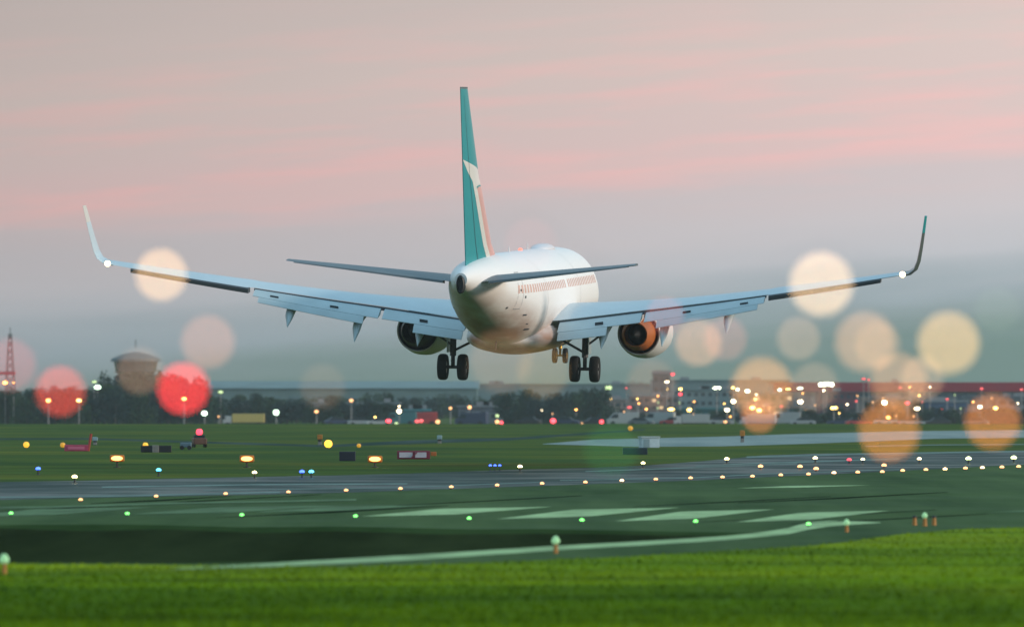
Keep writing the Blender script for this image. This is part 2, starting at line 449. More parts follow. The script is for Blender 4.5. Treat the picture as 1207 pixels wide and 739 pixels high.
plane = empty('airliner', label='white twin-engine airliner with teal fin, landing gear down, low over the runway', cat='airliner')
plane.rotation_mode = 'YXZ'
plane.location = (0.322, 306.755, 7.217)
plane.rotation_euler = (0.037, 0.016, -0.148)
def st(x, s, z): return Vector((x, 16.6 - s, z))

prof = [(0.0, .06, -.78, -.66), (.15, .30, -1.0, -.42), (.5, .60, -1.25, -.1), (1.2, 1.0, -1.55, .36), (2.0, 1.28, -1.74, .82), (2.8, 1.48, -1.86, 1.32), (3.6, 1.66, -1.94, 1.66), (5.0, 1.82, -2.0, 1.93),
        (6.5, 1.88, -2.03, 1.99), (9, 1.88, -2.04, 2.0), (12, 1.88, -2.04, 2.0), (15, 1.88, -2.04, 2.0), (18, 1.88, -2.04, 2.0), (20.5, 1.88, -2.03, 2.0), (22, 1.85, -1.90, 2.0), (24, 1.75, -1.56, 2.0),
        (26, 1.56, -1.08, 1.98), (28, 1.29, -.54, 1.93), (29.5, 1.04, -.12, 1.86), (31, .75, .27, 1.75), (32, .53, .52, 1.62), (32.7, .36, .72, 1.48), (33.0, .26, .82, 1.38)]
def sect(s):
    for a, b in zip(prof, prof[1:]):
        if a[0] <= s <= b[0]:
            u = (s - a[0]) / (b[0] - a[0]); return [a[i] + (b[i] - a[i]) * u for i in range(1, 4)]
fu = MB(); rings = []
for (s, w, zb, zt_) in prof:
    zc, hh = (zb + zt_) / 2, (zt_ - zb) / 2
    rings.append([st(w * math.sin(2 * math.pi * j / 48), s, zc + hh * math.cos(2 * math.pi * j / 48)) for j in range(48)])
fu.rings(rings)
def fus_mat():
    m = bpy.data.materials.new('fuselage_paint'); m.use_nodes = True
    t = m.node_tree; b = t.nodes['Principled BSDF']
    b.inputs['Roughness'].default_value = 0.55; b.inputs['Specular IOR Level'].default_value = 0.3; b.inputs['Coat Weight'].default_value = 0.0; b.inputs['Coat Roughness'].default_value = 0.25
    co = N(t, 'ShaderNodeTexCoord'); mp_ = N(t, 'ShaderNodeMapping'); mp_.inputs['Scale'].default_value = (1, .35, 1.6)
    t.links.new(co.outputs['Object'], mp_.inputs[0])
    n = N(t, 'ShaderNodeTexNoise'); n.inputs['Scale'].default_value = 0.8; n.inputs['Detail'].default_value = 5
    t.links.new(mp_.outputs[0], n.inputs['Vector'])
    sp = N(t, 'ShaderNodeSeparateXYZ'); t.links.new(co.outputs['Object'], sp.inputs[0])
    # brown ground reflection painted into the lower skin, in soft blotches
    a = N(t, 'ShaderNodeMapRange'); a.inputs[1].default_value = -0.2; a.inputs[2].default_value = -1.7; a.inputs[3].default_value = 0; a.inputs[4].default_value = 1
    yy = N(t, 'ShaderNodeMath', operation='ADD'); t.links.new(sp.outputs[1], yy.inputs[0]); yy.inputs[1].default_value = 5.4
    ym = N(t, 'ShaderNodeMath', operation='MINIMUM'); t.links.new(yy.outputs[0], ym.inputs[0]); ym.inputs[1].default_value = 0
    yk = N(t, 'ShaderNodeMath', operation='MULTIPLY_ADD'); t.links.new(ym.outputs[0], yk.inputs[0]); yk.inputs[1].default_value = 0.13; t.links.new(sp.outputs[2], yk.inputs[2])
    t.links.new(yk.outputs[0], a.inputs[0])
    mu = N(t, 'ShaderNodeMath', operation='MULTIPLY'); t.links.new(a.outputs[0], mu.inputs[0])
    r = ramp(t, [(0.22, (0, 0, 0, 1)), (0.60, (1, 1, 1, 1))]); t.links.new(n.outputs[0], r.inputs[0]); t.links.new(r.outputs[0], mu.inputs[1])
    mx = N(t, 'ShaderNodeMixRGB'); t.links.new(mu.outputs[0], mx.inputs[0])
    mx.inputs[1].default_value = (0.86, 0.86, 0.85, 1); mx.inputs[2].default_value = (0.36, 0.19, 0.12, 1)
    t.links.new(mx.outputs[0], b.inputs['Base Color'])
    return m
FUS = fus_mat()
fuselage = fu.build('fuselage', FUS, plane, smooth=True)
# wing-to-body fairing
bf = MB(); rings = []
for s, w, d, zt_ in ((9.6, .5, .02, -1.5), (10.4, 1.3, .12, -1.0), (11.5, 1.80, .28, -.8), (13, 1.98, .36, -.75), (16, 2.02, .38, -.75), (18.4, 1.98, .36, -.8), (20, 1.75, .26, -1.0), (21.4, 1.2, .12, -1.3), (22.3, .5, .02, -1.5)):
    zb = -2.04 - d if s < 20.5 else sect(s)[1] - d
    zc, hh = (zb + zt_) / 2, (zt_ - zb) / 2
    rings.append([st(w * math.sin(2 * math.pi * j / 32), s, zc + hh * math.cos(2 * math.pi * j / 32)) for j in range(32)])
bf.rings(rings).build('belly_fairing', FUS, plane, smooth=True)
# tail cone exhaust
MB().rings([[st(w_ * math.cos(2 * math.pi * j / 20), s_, zc_ + h_ * math.sin(2 * math.pi * j / 20)) for j in range(20)] for s_, w_, zc_, h_ in ((32.4, .10, .9, .2), (32.9, .20, .90, .36), (33.12, .17, .92, .38), (33.16, .13, .92, .32), (33.06, .10, .92, .26))]).build('exhaust_nozzle', dark_metal, fuselage, smooth=True)
def surf_pt(s, z, side, off=0.004):
    w, zb, zt_ = sect(s); zc, hh = (zb + zt_) / 2, (zt_ - zb) / 2
    q = max(-1, min(1, (z - zc) / hh)); x = w * math.sqrt(max(0, 1 - q * q))
    nrm = Vector((x / w ** 2, 0, (z - zc) / hh ** 2)).normalized()
    p = st(side * x, s, z); nrm.x *= side
    return p + nrm * off
def patch(b, s0, s1, z0, z1, side, off=0.004, n=4):
    vs = [surf_pt(s0 + (s1 - s0) * i / n, z0 + (z1 - z0) * j / n, side, off) for i in range(n + 1) for j in range(n + 1)]
    b.add(vs, [(i * (n + 1) + j, i * (n + 1) + j + 1, (i + 1) * (n + 1) + j + 1, (i + 1) * (n + 1) + j) for i in range(n) for j in range(n)])
    return b
for side in (-1, 1):
    for k in range(42):
        s = 5.6 + .51 * k
        if 14.6 < s < 15.0: continue
        patch(MB(), s, s + .30, .42, .76, side, n=2).build('window', GLASSW, fuselage)
    for s0, s1, z0, z1 in ((3.9, 4.75, -.62, 1.15), (26.0, 26.75, -.25, 1.3)):
        d = MB()
        for a, b_, c_, e in ((s0, s1, z0, z0 + .035), (s0, s1, z1 - .035, z1), (s0, s0 + .035, z0, z1), (s1 - .035, s1, z0, z1)):
            patch(d, a, b_, c_, e, side, .005, 6)
        d.build('door', mat('door_seam', (.35, .36, .37), .5), fuselage)
for s0, s1, z0, z1 in ((1.9, 2.45, .35, .75),):
    for side in (-1, 1): patch(MB(), s0, s1, z0, z1, side, .006).build('cockpit_window', dark_metal, fuselage)
# small ports, drains and probes on the aft body
for s, z, a, h in ((25.5, .2, .22, .10), (26.3, .5, .16, .09), (24.6, -.55, .5, .06), (22.8, -1.2, .7, .07), (23.6, -.95, .3, .05), (27.4, -.2, .18, .08)):
    patch(MB(), s, s + a, z, z + h, 1, .006, 3).build('service_port', DARKG, fuselage)
for s0 in (11.0, 20.9):
    b = MB(); w, zb, zt_ = sect(s0)
    for i in range(16):
        z0 = -1.7 + 3.5 * i / 16
        for side in (-1, 1): patch(b, s0, s0 + .03, z0, z0 + 3.5 / 16, side, .004, 2)
    b.build('panel_seam', mat('seam', (.5, .51, .52), .5), fuselage)
# antenna dome and blades on top, blades below
an = MB(); rings = []
for s, w, h in ((8.4, .1, .02), (8.9, .42, .16), (9.6, .52, .24), (10.5, .46, .22), (11.4, .3, .12), (12.0, .1, .02)):
    rings.append([st(w * math.cos(math.pi * 2 * j / 16), s, 1.96 + h * max(-.1, math.sin(math.pi * 2 * j / 16))) for j in range(16)])
an.rings(rings).build('antenna_dome', WHITE, fuselage, smooth=True)
def blade(b, s, z0, z1, ch=.3, x=0):
    b.add([st(x - .02, s, z0), st(x + .02, s, z0), st(x + .02, s + ch, z0), st(x - .02, s + ch, z0), st(x - .008, s + ch * .6, z1), st(x + .008, s + ch * .6, z1), st(x + .008, s + ch, z1), st(x - .008, s + ch, z1)],
          [(0, 1, 2, 3), (4, 5, 6, 7), (0, 1, 5, 4), (1, 2, 6, 5), (2, 3, 7, 6), (3, 0, 4, 7)])
    return b
blade(MB(), 14.2, 1.97, 2.3).build('antenna', WHITE, fuselage)
blade(MB(), 19.6, 1.97, 2.25).build('antenna', WHITE, fuselage)
blade(MB(), 23.0, -1.6, -2.05, .35).build('antenna', dark_metal, fuselage)
MB().ball(st(0, 16.5, 2.02), .1, 10).build('beacon', emat('plane_beacon', (1, .25, .18), 1.5), fuselage, smooth=True)

# aerofoil loft: list of (x, s_leading, s_trailing, z, thickness)
def foil(b, secs, vertical=False, droop=0.0, n=9):
    rs = []
    for (x, s0, s1, z, th) in secs:
        ch = s1 - s0; ring = []
        us = [0.5 * (1 - math.cos(math.pi * i / n)) for i in range(n + 1)]
        up_ = []; dn = []
        for u in us:
            tt = 5 * th * (0.2969 * math.sqrt(u) - .126 * u - .3516 * u ** 2 + .2843 * u ** 3 - .1015 * u ** 4)
            cam_ = .02 * 4 * u * (1 - u) if not vertical else 0
            if vertical:
                up_.append(st(z_x(x) + tt * ch, s0 + ch * u, z)); dn.append(st(z_x(x) - tt * ch, s0 + ch * u, z))
            else:
                up_.append(st(x, s0 + ch * u, z + (cam_ + tt) * ch - droop * u * ch)); dn.append(st(x, s0 + ch * u, z + (cam_ - tt) * ch - droop * u * ch))
        ring = up_ + list(reversed(dn))[1:-1] if False else up_ + list(reversed(dn))
        rs.append(ring)
    return b.rings(rs)
def z_x(x): return x
def wing_le(x):
    return 11.9 + (x - 1.88) * .72 if x < 5 else 14.15 + (x - 5.0) * .512
def wing_te(x):
    return 18.75 + (x - 1.88) * .02 if x < 5.7 else 18.83 + (x - 5.7) * .262
def wing_z(x):
    return -.74 + (x - 1.88) * .105 + .0022 * max(0, x - 1.88) ** 2
TIPX = 16.9
for side in (-1, 1):
    wing_o = empty('wing', (0, 0, 0)); wing_o.parent = plane
    secs = []
    xs_ = [0.6, 1.88, 3, 4, 5, 5.7, 7, 8.5, 10, 11.0, 11.3, 13, 15, 16.2, TIPX]
    # fixed wing ends at the spoiler line where flaps are out
    def te_fixed(x): return wing_te(x) - (0.55 if x <= 11.0 else 0.0)
    b = MB()
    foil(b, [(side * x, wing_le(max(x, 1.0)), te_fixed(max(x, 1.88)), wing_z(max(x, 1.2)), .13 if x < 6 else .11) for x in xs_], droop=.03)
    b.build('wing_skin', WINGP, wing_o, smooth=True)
    def P2(x, ds, dz): return st(side * x, te_fixed(x) + ds, wing_z(x) - .03 * (te_fixed(x) - wing_le(x)) + dz)
    def strip(b, x0, x1, c0, c1, n=10, th=.05):
        """panel between chord points c0=(ds,dz) and c1, along the span"""
        rs = []
        for i in range(n + 1):
            x = x0 + (x1 - x0) * i / n
            k = 1.0 if x < 5.7 else 1.0 - .35 * (x - 5.7) / 5.3
            a = P2(x, c0[0] * k, c0[1] * k); c = P2(x, c1[0] * k, c1[1] * k)
            dv = (c - a).normalized(); nn = Vector((0, -dv.z, dv.y)) * (1 if dv.y < 0 else -1)
            t_ = th * k
            m_ = a.lerp(c, .3)
            rs.append([a + nn * t_ * .5, m_ + nn * t_ * 1.3, c + nn * .01, c - nn * .01, m_ - nn * t_ * .8, a - nn * t_ * .5])
        return b.rings(rs)
    # dark slot behind the spoilers, then main and aft flap panels
    strip(MB(), 1.95, 11.0, (-.02, -.03), (.06, -.18), th=.03).build('flap_slot', DARKG, wing_o)
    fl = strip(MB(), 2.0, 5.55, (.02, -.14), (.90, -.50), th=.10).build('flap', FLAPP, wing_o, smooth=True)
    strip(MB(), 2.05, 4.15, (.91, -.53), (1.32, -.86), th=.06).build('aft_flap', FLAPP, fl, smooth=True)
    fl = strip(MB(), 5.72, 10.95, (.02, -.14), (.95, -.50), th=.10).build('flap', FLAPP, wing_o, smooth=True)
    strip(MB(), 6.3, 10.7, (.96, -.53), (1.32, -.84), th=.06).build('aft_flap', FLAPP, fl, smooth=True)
    # dark hinge marks on the flaps
    for x in (3.6, 7.4, 9.9):
        strip(MB(), x, x + .35, (.66, -.36), (.72, -.39), n=1, th=.15).build('hinge_cover', DARKG, wing_o)
    # aileron: a thin dark trailing strip outboard
    rs = []
    for i in range(9):
        x = 11.15 + (16.0 - 11.15) * i / 8
        p = st(side * x, wing_te(x) - .02, wing_z(x) - .03 * (wing_te(x) - wing_le(x)))
        hgt = .24 - .010 * (x - 11)
        rs.append([p + Vector((0, .42, .03)), p + Vector((0, -.05, -.02)), p + Vector((0, -.10, -.06)), p + Vector((0, -.06, -hgt)), p + Vector((0, .45, -hgt * .8))])
    MB().rings(rs).build('aileron', mat('aileron_grey', (.06, .075, .09), .5), wing_o)
    # flap track fairings (canoes)
    for x, ln in ((3.95, 1.0), (6.6, 1.15), (9.4, 1.0)):
        rs = []
        p0 = P2(x, -2.0, -.32); p1 = P2(x, .2, -.62); p2 = P2(x, .80 * ln, -.92 * ln); p3 = P2(x, 1.22 * ln, -1.38 * ln)
        for p, w, h in ((p0, .03, .03), (p0.lerp(p1, .4), .17, .2), (p1, .21, .26), (p2, .17, .24), (p3, .02, .03)):
            rs.append([p + Vector((w * math.cos(2 * math.pi * j / 12), 0, h * math.sin(2 * math.pi * j / 12))) for j in range(12)])
        MB().rings(rs).build('flap_track_fairing', FLAPP, wing_o, smooth=True)
    # winglet: blended curve up and out
    rs = []
    x0, z0 = TIPX, wing_z(TIPX)
    path = [(0, 0, 0, 0), (.28, .05, .15, 2), (.52, .22, .35, 0), (.66, .55, .55, 0), (.78, 1.1, .85, 0), (.90, 1.75, 1.22, 0), (1.02, 2.45, 1.62, 0)]
    le0, te0 = wing_le(TIPX), wing_te(TIPX)
    c0 = te0 - le0
    for i, (dx, dz, ds, _) in enumerate(path):
        u = i / (len(path) - 1)
        ch = c0 * (1 - .62 * u)
        a = path[max(i - 1, 0)]; c = path[min(i + 1, len(path) - 1)]
        tx, tz = c[0] - a[0], c[1] - a[1]; l = math.hypot(tx, tz); nx, nz_ = -tz / l, tx / l
        th = .055 * ch + .012
        ring = []
        for uu, tt in ((0, 0), (.12, 1), (.4, 1.1), (.75, .6), (1, .06)):
            ring.append(st(side * (x0 + dx + nx * tt * th), le0 + ds + ch * uu, z0 + dz + nz_ * tt * th - .03 * uu * ch))
        for uu, tt in ((1, -.06), (.75, -.6), (.4, -1.1), (.12, -1)):
            ring.append(st(side * (x0 + dx + nx * tt * th), le0 + ds + ch * uu, z0 + dz + nz_ * tt * th - .03 * uu * ch))
        rs.append(ring)
    wl = MB().rings(rs[:6]).build('winglet', WINGP if side < 0 else mat('winglet_shaded', (.10, .11, .13), .35, coat=.3), wing_o, smooth=True)  # right winglet's shaded face painted as a dark colour
    # teal upper band of the right winglet; creamy light painted on the left tip
    MB().rings([[p * 1.0 for p in r] for r in rs[5:]]).build('winglet_tip', mat('winglet_lit', (.62, .62, .58), .4) if side < 0 else TEAL, wl, smooth=True)
    # strobe / position light
    pl = P2(TIPX - .12, 0, 0); pl = st(side * (TIPX + .05), te0 + .05, z0 - .02)
    MB().ball(pl, .13, 20).build('position_light', emat('wing_light', (1, .70, .38), 5), wing_o, smooth=True)

# tailplane
for side in (-1, 1):
    so = empty('tailplane'); so.parent = plane
    b = MB()
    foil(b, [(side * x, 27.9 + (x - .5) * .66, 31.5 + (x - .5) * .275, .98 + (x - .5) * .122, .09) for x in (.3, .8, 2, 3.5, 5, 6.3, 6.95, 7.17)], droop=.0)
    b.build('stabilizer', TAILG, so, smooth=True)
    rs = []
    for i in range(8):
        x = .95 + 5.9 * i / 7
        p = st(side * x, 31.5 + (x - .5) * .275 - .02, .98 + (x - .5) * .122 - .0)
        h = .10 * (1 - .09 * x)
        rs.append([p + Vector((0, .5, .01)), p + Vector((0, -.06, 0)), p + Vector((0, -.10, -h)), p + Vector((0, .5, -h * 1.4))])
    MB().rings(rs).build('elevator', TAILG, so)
# fin
def interp(tab, v):
    for (a, b), (c, d) in zip(tab, tab[1:]):
        if a <= v <= c: return b + (d - b) * (v - a) / (c - a)
    return tab[-1][1]
FZ0, FZ1 = 1.65, 8.85
def fin_le(v):
    return interp([(0, 23.4), (.11, 25.3), (.33, 27.3), (.5, 28.8), (1, 31.85)], v)
def fin_te(v): return 31.75 + v * 1.85
fin_o = empty('fin'); fin_o.parent = plane
def fin_half(v, u):
    """half thickness at height v and chord fraction u (0 trailing, 1 leading)"""
    w = 1 - u; ch = fin_te(v) - fin_le(v)
    tt = 5 * .085 * (0.2969 * math.sqrt(w) - .126 * w - .3516 * w ** 2 + .2843 * w ** 3 - .1015 * w ** 4)
    return tt * min(ch, 4.6) * (1 - .35 * v) + .012
def fin_pt(v, u, side, off=0):
    ch = fin_te(v) - fin_le(v)
    return st(side * (fin_half(v, u) + off), fin_te(v) - ch * u, FZ0 + (FZ1 - FZ0) * v)
rs = []
vs_ = [0, .05, .1, .16, .22, .3, .4, .5, .6, .7, .8, .9, .96, 1.0]
us_ = [0.5 * (1 - math.cos(math.pi * i / 12)) for i in range(13)]
for v in vs_:
    rs.append([fin_pt(v, u, 1) for u in us_] + [fin_pt(v, u, -1) for u in reversed(us_)])
fb = MB().rings(rs).build('fin_skin', TEAL, fin_o, smooth=True)
MB().rings([[q + Vector((0, 0, .02 * k)) for q in rs[-1]] for k in (0.2, 4)]).build('fin_cap', mat('fin_cap_grey', (.10, .14, .15), .5), fin_o)
def fin_patch(name, ta, tb, v0, v1, m, off):
    for side in (-1, 1):
        b = MB(); n = 40; k = 6; vs = []
        for i in range(n + 1):
            v = v0 + (v1 - v0) * i / n
            a, c = interp(ta, v), interp(tb, v)
            for j in range(k + 1): vs.append(fin_pt(v, a + (c - a) * j / k, side, off))
        b.add(vs, [(i * (k + 1) + j, i * (k + 1) + j + 1, (i + 1) * (k + 1) + j + 1, (i + 1) * (k + 1) + j) for i in range(n) for j in range(k)])
        b.build(name, m, fb, smooth=True)
WA = [(0, .57), (.11, .55), (.33, .48), (.478, .42), (.53, .22), (.60, .0)]
WB = [(0, .70), (.11, .69), (.33, .64), (.44, .60), (.455, 1.0), (.53, 1.0), (.56, .72), (.60, .03)]
fin_patch('emblem', WA, WB, 0.02, .60, FINW, .006)
fin_patch('emblem', [(0, .70), (.11, .69), (.33, .64), (.44, .60), (.455, .98)], [(0, 1), (1, 1)], 0.02, .455, SALM, .006)
# rudder gap
for side in (-1, 1):
    b = MB(); vs = [fin_pt(.03 + .93 * i / 20, .30 + q, side, .009) for i in range(21) for q in (0, .012)]
    b.add(vs, [(2 * i, 2 * i + 1, 2 * i + 3, 2 * i + 2) for i in range(20)]).build('rudder_gap', DARKG, fb)

# engines
for side in (-1, 1):
    e = empty('engine', (side * 4.83, 16.6, -1.58)); e.parent = plane      # local y = -(station)
    def prof_y(lst): return [(-s, r) for s, r in lst]
    MB().lathe(prof_y([(10.35, .80), (10.15, .88), (10.1, .94), (10.2, 1.02), (10.7, 1.10), (11.6, 1.13), (12.6, 1.09), (13.4, .99), (14.0, .92), (14.0, .87)]), axis='Y', n=40).build('nacelle', mat('nacelle_paint', (.72, .72, .70), .6, noise=.15, scale=1, spec=.2), e, smooth=True)
    MB().lathe(prof_y([(13.97, .855), (13.3, .872), (12.3, .855)]), axis='Y', n=40).build('exhaust_duct', DUCT if side > 0 else CORE, e, smooth=True)  # left duct and core cowl: fuselage shade painted in as near-black
    MB().lathe(prof_y([(12.28, .86), (12.3, .1)]), axis='Y', n=40, cap=True).build('bulkhead', DARKG, e)
    for k in range(16):
        a = 2 * math.pi * k / 16
        M_ = Matrix.Rotation(-a, 3, 'Y')
        MB().box(M_ @ Vector((.70, -12.4, 0)), (.34, .12, .03), M=M_).build('guide_vane', CORE, e)
    MB().lathe(prof_y([(12.3, .74), (13.4, .76), (14.0, .74), (14.5, .66), (15.1, .52), (15.1, .48), (14.4, .50), (13.8, .48)]), axis='Y', n=32).build('core_cowl', DUCT if side > 0 else CORE, e, smooth=True)
    MB().lathe(prof_y([(13.8, .47), (14.4, .30), (15.1, .22), (15.55, .05), (15.57, .01)]), axis='Y', n=24, cap=True).build('exhaust_plug', dark_metal, e, smooth=True)
    py = MB(); rs = []
    for s, w, z0, z1 in ((11.0, .05, .95, 1.10), (12.0, .2, .9, 1.22), (13.3, .24, .55, 1.22), (14.5, .22, .5, 1.02), (16.0, .12, .5, .86), (17.2, .04, .62, .74)):
        rs.append([(-w, -s, z0), (w, -s, z0), (w, -s, z1), (-w, -s, z1)])
    py.rings(rs).build('pylon', WHITE, e, bevel=.02)

# landing gear
def wheel(parent, x, s, z, r, w, hubm):
    o = MB().lathe([(-w * .5, r * .72), (-w * .47, r * .90), (-w * .30, r * .985), (0, r), (w * .30, r * .985), (w * .47, r * .90), (w * .5, r * .72), (w * .38, r * .5), (-w * .38, r * .5), (-w * .5, r * .72)],
                   c=st(x, s, z), axis='X', n=32).build('tyre', RUB, parent, smooth=True)
    MB().lathe([(-w * .32, .05), (-w * .36, r * .5), (w * .36, r * .5), (w * .32, .05)], c=st(x, s, z), axis='X', n=24, cap=True).build('rim', hubm, o, smooth=True)
for side in (-1, 1):
    gr = empty('main_gear'); gr.parent = plane
    X = side * 2.86; za = -3.60 + .565
    MB().tube([st(X, 16.5, -1.0), st(X, 16.6, -2.55)], .135, 14).tube([st(X, 16.6, -2.5), st(X, 16.6, za)], .085, 12).build('strut', GEAR, gr, smooth=True)
    MB().tube([st(X - .62, 16.6, za), st(X + .62, 16.6, za)], .07, 12).build('axle', GEAR, gr, smooth=True)
    MB().tube([st(X, 16.6, -2.35), st(X - side * 1.15, 16.4, -1.75)], .055, 8).tube([st(X, 16.75, -2.1), st(X + side * .75, 17.1, -1.55)], .05, 8).build('side_brace', GEAR, gr, smooth=True)
    MB().tube([st(X, 16.72, -2.5), st(X, 17.0, -2.75), st(X, 16.72, za + .1)], .035, 8).build('torque_link', GEAR, gr, smooth=True)
    MB().box(st(X + side * .2, 16.6, -2.0), (.04, .8, .8)).build('gear_door', WINGP, gr, bevel=.01)
    for q in (-1, 1): wheel(gr, X + q * .43, 16.6, za, .565, .40, HUB)
ng = empty('nose_gear'); ng.parent = plane
zn = -3.25 + .343
MB().tube([st(0, 3.8, -1.8), st(0, 4.0, -2.6)], .085, 12).tube([st(0, 4.0, -2.55), st(0, 4.02, zn)], .055, 10).build('strut', GOLD, ng, smooth=True)
MB().tube([st(-.32, 4.02, zn), st(.32, 4.02, zn)], .045, 10).build('axle', GOLD, ng, smooth=True)
MB().tube([st(0, 4.1, -2.45), st(0, 5.0, -1.9)], .04, 8).build('drag_brace', GOLD, ng, smooth=True)
MB().box(st(0, 4.1, -2.25), (.28, .1, .22)).build('light_bracket', GOLD, ng, bevel=.01)
for q in (-1, 1):
    wheel(ng, q * .235, 4.02, zn, .343, .2, GOLD)
    MB().box(st(q * .42, 4.6, -2.2), (.03, 1.1, .42)).build('gear_door', BELLY, ng)

# ------------------------------------------------------------------ airfield lights
LENS = {}
def lens(name, col, k): return emat('lens_' + name, col, k)
def airfield_light(px, py, r, lensm, stem=0.12, label='', cat='airfield light', group=None, name='airfield_light', stemm=None, D=None, flat=.75):
    r *= .82
    base = G(px, py) if D is None else P(px, py, D)
    # the lens centre is what stands at (px, py); drop the foot to the ground
    p = G(px, py + (stem + r) * 0) if D is None else base
    k = stem + r * .6
    d = (G(px, py) - Vector((0, 0, CAMZ)))
    t = (CAMZ - k) / CAMZ
    foot = Vector((0, 0, CAMZ)) + d * t; foot.z = 0
    o = empty(name, foot, 0, label, cat, group)
    MB().lathe([(0, .5 * r + .03), (.02, .5 * r + .03), (.03, .3 * r), (stem, .3 * r)], n=12, cap=True).build('stem', stemm or dark_metal, o, smooth=True)
    MB().lathe([(stem, r * .8), (stem + r * .25, r), (stem + r * .6, r * .95), (stem + r * (1.2 * flat), r * .55), (stem + r * 1.45 * flat, r * .05)], n=14, cap=True).build('lens', lensm, o, smooth=True)
    return o
LG = lens('green', (.20, 1.0, .18), 3.5)
for i, (px, py) in enumerate(((13, 604), (150, 604.5), (285, 606), (419, 607.5), (553, 610), (686, 612), (820, 613.5), (953, 616.5))):
    airfield_light(px, py, .065, LG, .06, ORD[i] + ' green threshold light along the runway stripes, counted from the left', group='green threshold lights')
LA = lens('amber', (1.0, .50, .20), 2.6)
row = [(95, 588), (184, 584), (266, 581), (340, 579), (408, 577), (472, 575), (532, 573), (586, 571), (639, 569), (690, 567.5), (733, 565.5), (773, 564), (814, 562.5), (851.6, 561.5), (887, 560.5), (920.4, 559), (953, 558), (983, 556.4),
       (1011, 555.7), (1040, 555.2), (1064, 553.7), (1091.4, 552.7), (1114, 552), (1138, 551), (1158, 550.3), (1181, 549.7), (1200.7, 549)]
for i, (px, py) in enumerate(row):
    bright = i in (10, 17, 22, 24)
    airfield_light(px, py, .075 + .0016 * i, lens('amber_bright', (1.0, .62, .28), 5) if bright else LA, .05, ORD[i] + ' amber light from the left in the long runway row', group='amber lights in the long runway row')
LW = lens('warm_white', (1.0, .78, .38), 6.0)
for i, (px, py, r) in enumerate(((88, 561, .12), (300, 556, .11), (613, 549, .12), (758, 545, .11), (856.7, 540, .13), (961, 539, .13), (1017, 540.6, .11), (1083.6, 540, .12), (1141.6, 539.5, .16), (1195, 538.5, .16))):
    airfield_light(px, py, r, LW if i < 8 else lens('yellow_green', (.85, 1.0, .42), 5), .18, ORD[i] + ' pale yellow light from the left along the far runway edge', group='pale lights along the far runway edge')
for i, (px, py) in enumerate(((896.5, 548.7), (943, 548.9), (962, 551.5), (1042, 547.5))):
    airfield_light(px, py, .13, lens('orange_soft', (1.0, .45, .18), 3), .08, ORD[i] + ' orange light of four scattered between the two runway rows', group='orange lights between the rows')
airfield_light(1001, 541, .13, lens('red_small', (1, .06, .08), 3), .15, 'single red light among the pale lights of the far runway edge')
for i, (px, py) in enumerate(((45, 551.5), (187, 553), (356, 555), (367, 555), (578, 548), (583.5, 548), (589, 548))):
    cyan = i in (1, 3)
    lab = ['deep blue taxiway light nearest the left end of the grass', 'cyan blue taxiway light alone on the grass below the dark board', 'deep blue taxiway light close beside a cyan one',
           'cyan taxiway light close beside a deep blue one', 'first of three blue lights standing together at the pavement edge', 'middle of three blue lights standing together at the pavement edge',
           'third of three blue lights standing together at the pavement edge'][i]
    airfield_light(px, py, .12 if i < 4 else .075, lens('cyan', (.10, .65, 1.0), 4) if cyan else lens('blue', (.05, .12, 1.0), 5), .2, lab, group='blue taxiway lights')
# wide orange guard lights with a glowing bar
for i, (px, py) in enumerate(((138, 540), (291, 540.5), (442, 541))):
    p = P(px, py, 300); p.z = max(p.z, .35)
    o = empty('guard_light', (p.x, p.y, 0), 0, ORD[i] + ' wide orange guard light from the left, glowing on the grass', 'guard light', 'wide orange guard lights')
    MB().box((0, 0, p.z), (.62, .14, .30)).build('housing', amber_paint, o, bevel=.06)
    MB().ball((0, -.10, p.z), .24, 16, .42).build('lens', lens('orange_hot', (1.0, .55, .16) if i else (1, .42, .12), 7 if i else 4), o, smooth=True)
    MB().tube([(0, 0, 0), (0, 0, p.z - .15)], .04, 8).build('stem', dark_metal, o)
    MB().lathe([(0, .16), (.03, .16), (.03, .01)], n=12, cap=True).build('base', dark_metal, o)
# yellow lamps on the far grass
for i, (px, py, r, lab) in enumerate(((31, 526, .17, 'round yellow lamp by itself at the left end of the grass'), (74, 528, .15, 'dull yellow lamp touching the left end of the pink sign'), (171.5, 533, .15, 'yellow lamp in front of the dark board'),
                                      (387, 526, .22, 'bright yellow lamp beside the orange post'), (423, 534.3, .12, 'small orange lamp at the right end of the dark blue box'), (743, 509, .2, 'dull yellow lamp lying far out on the grass'))):
    D = 400 if i != 5 else 560
    p = P(px, py, D)
    o = empty('yellow_lamp', (p.x, p.y, 0), 0, lab, 'lamp', 'yellow lamps on the far grass')
    zc = max(p.z, r)
    MB().ball((0, 0, zc), r, 14).build('lens', lens('yellow_%d' % (2 if i == 3 else 1 if i in (0, 2) else 0), (1.0, .50, .04), 3 if i == 3 else (1.2 if i in (0, 2) else .45)), o, smooth=True)
    MB().tube([(0, 0, 0), (0, 0, zc - r * .6)], r * .3, 8).build('stem', dark_metal, o)
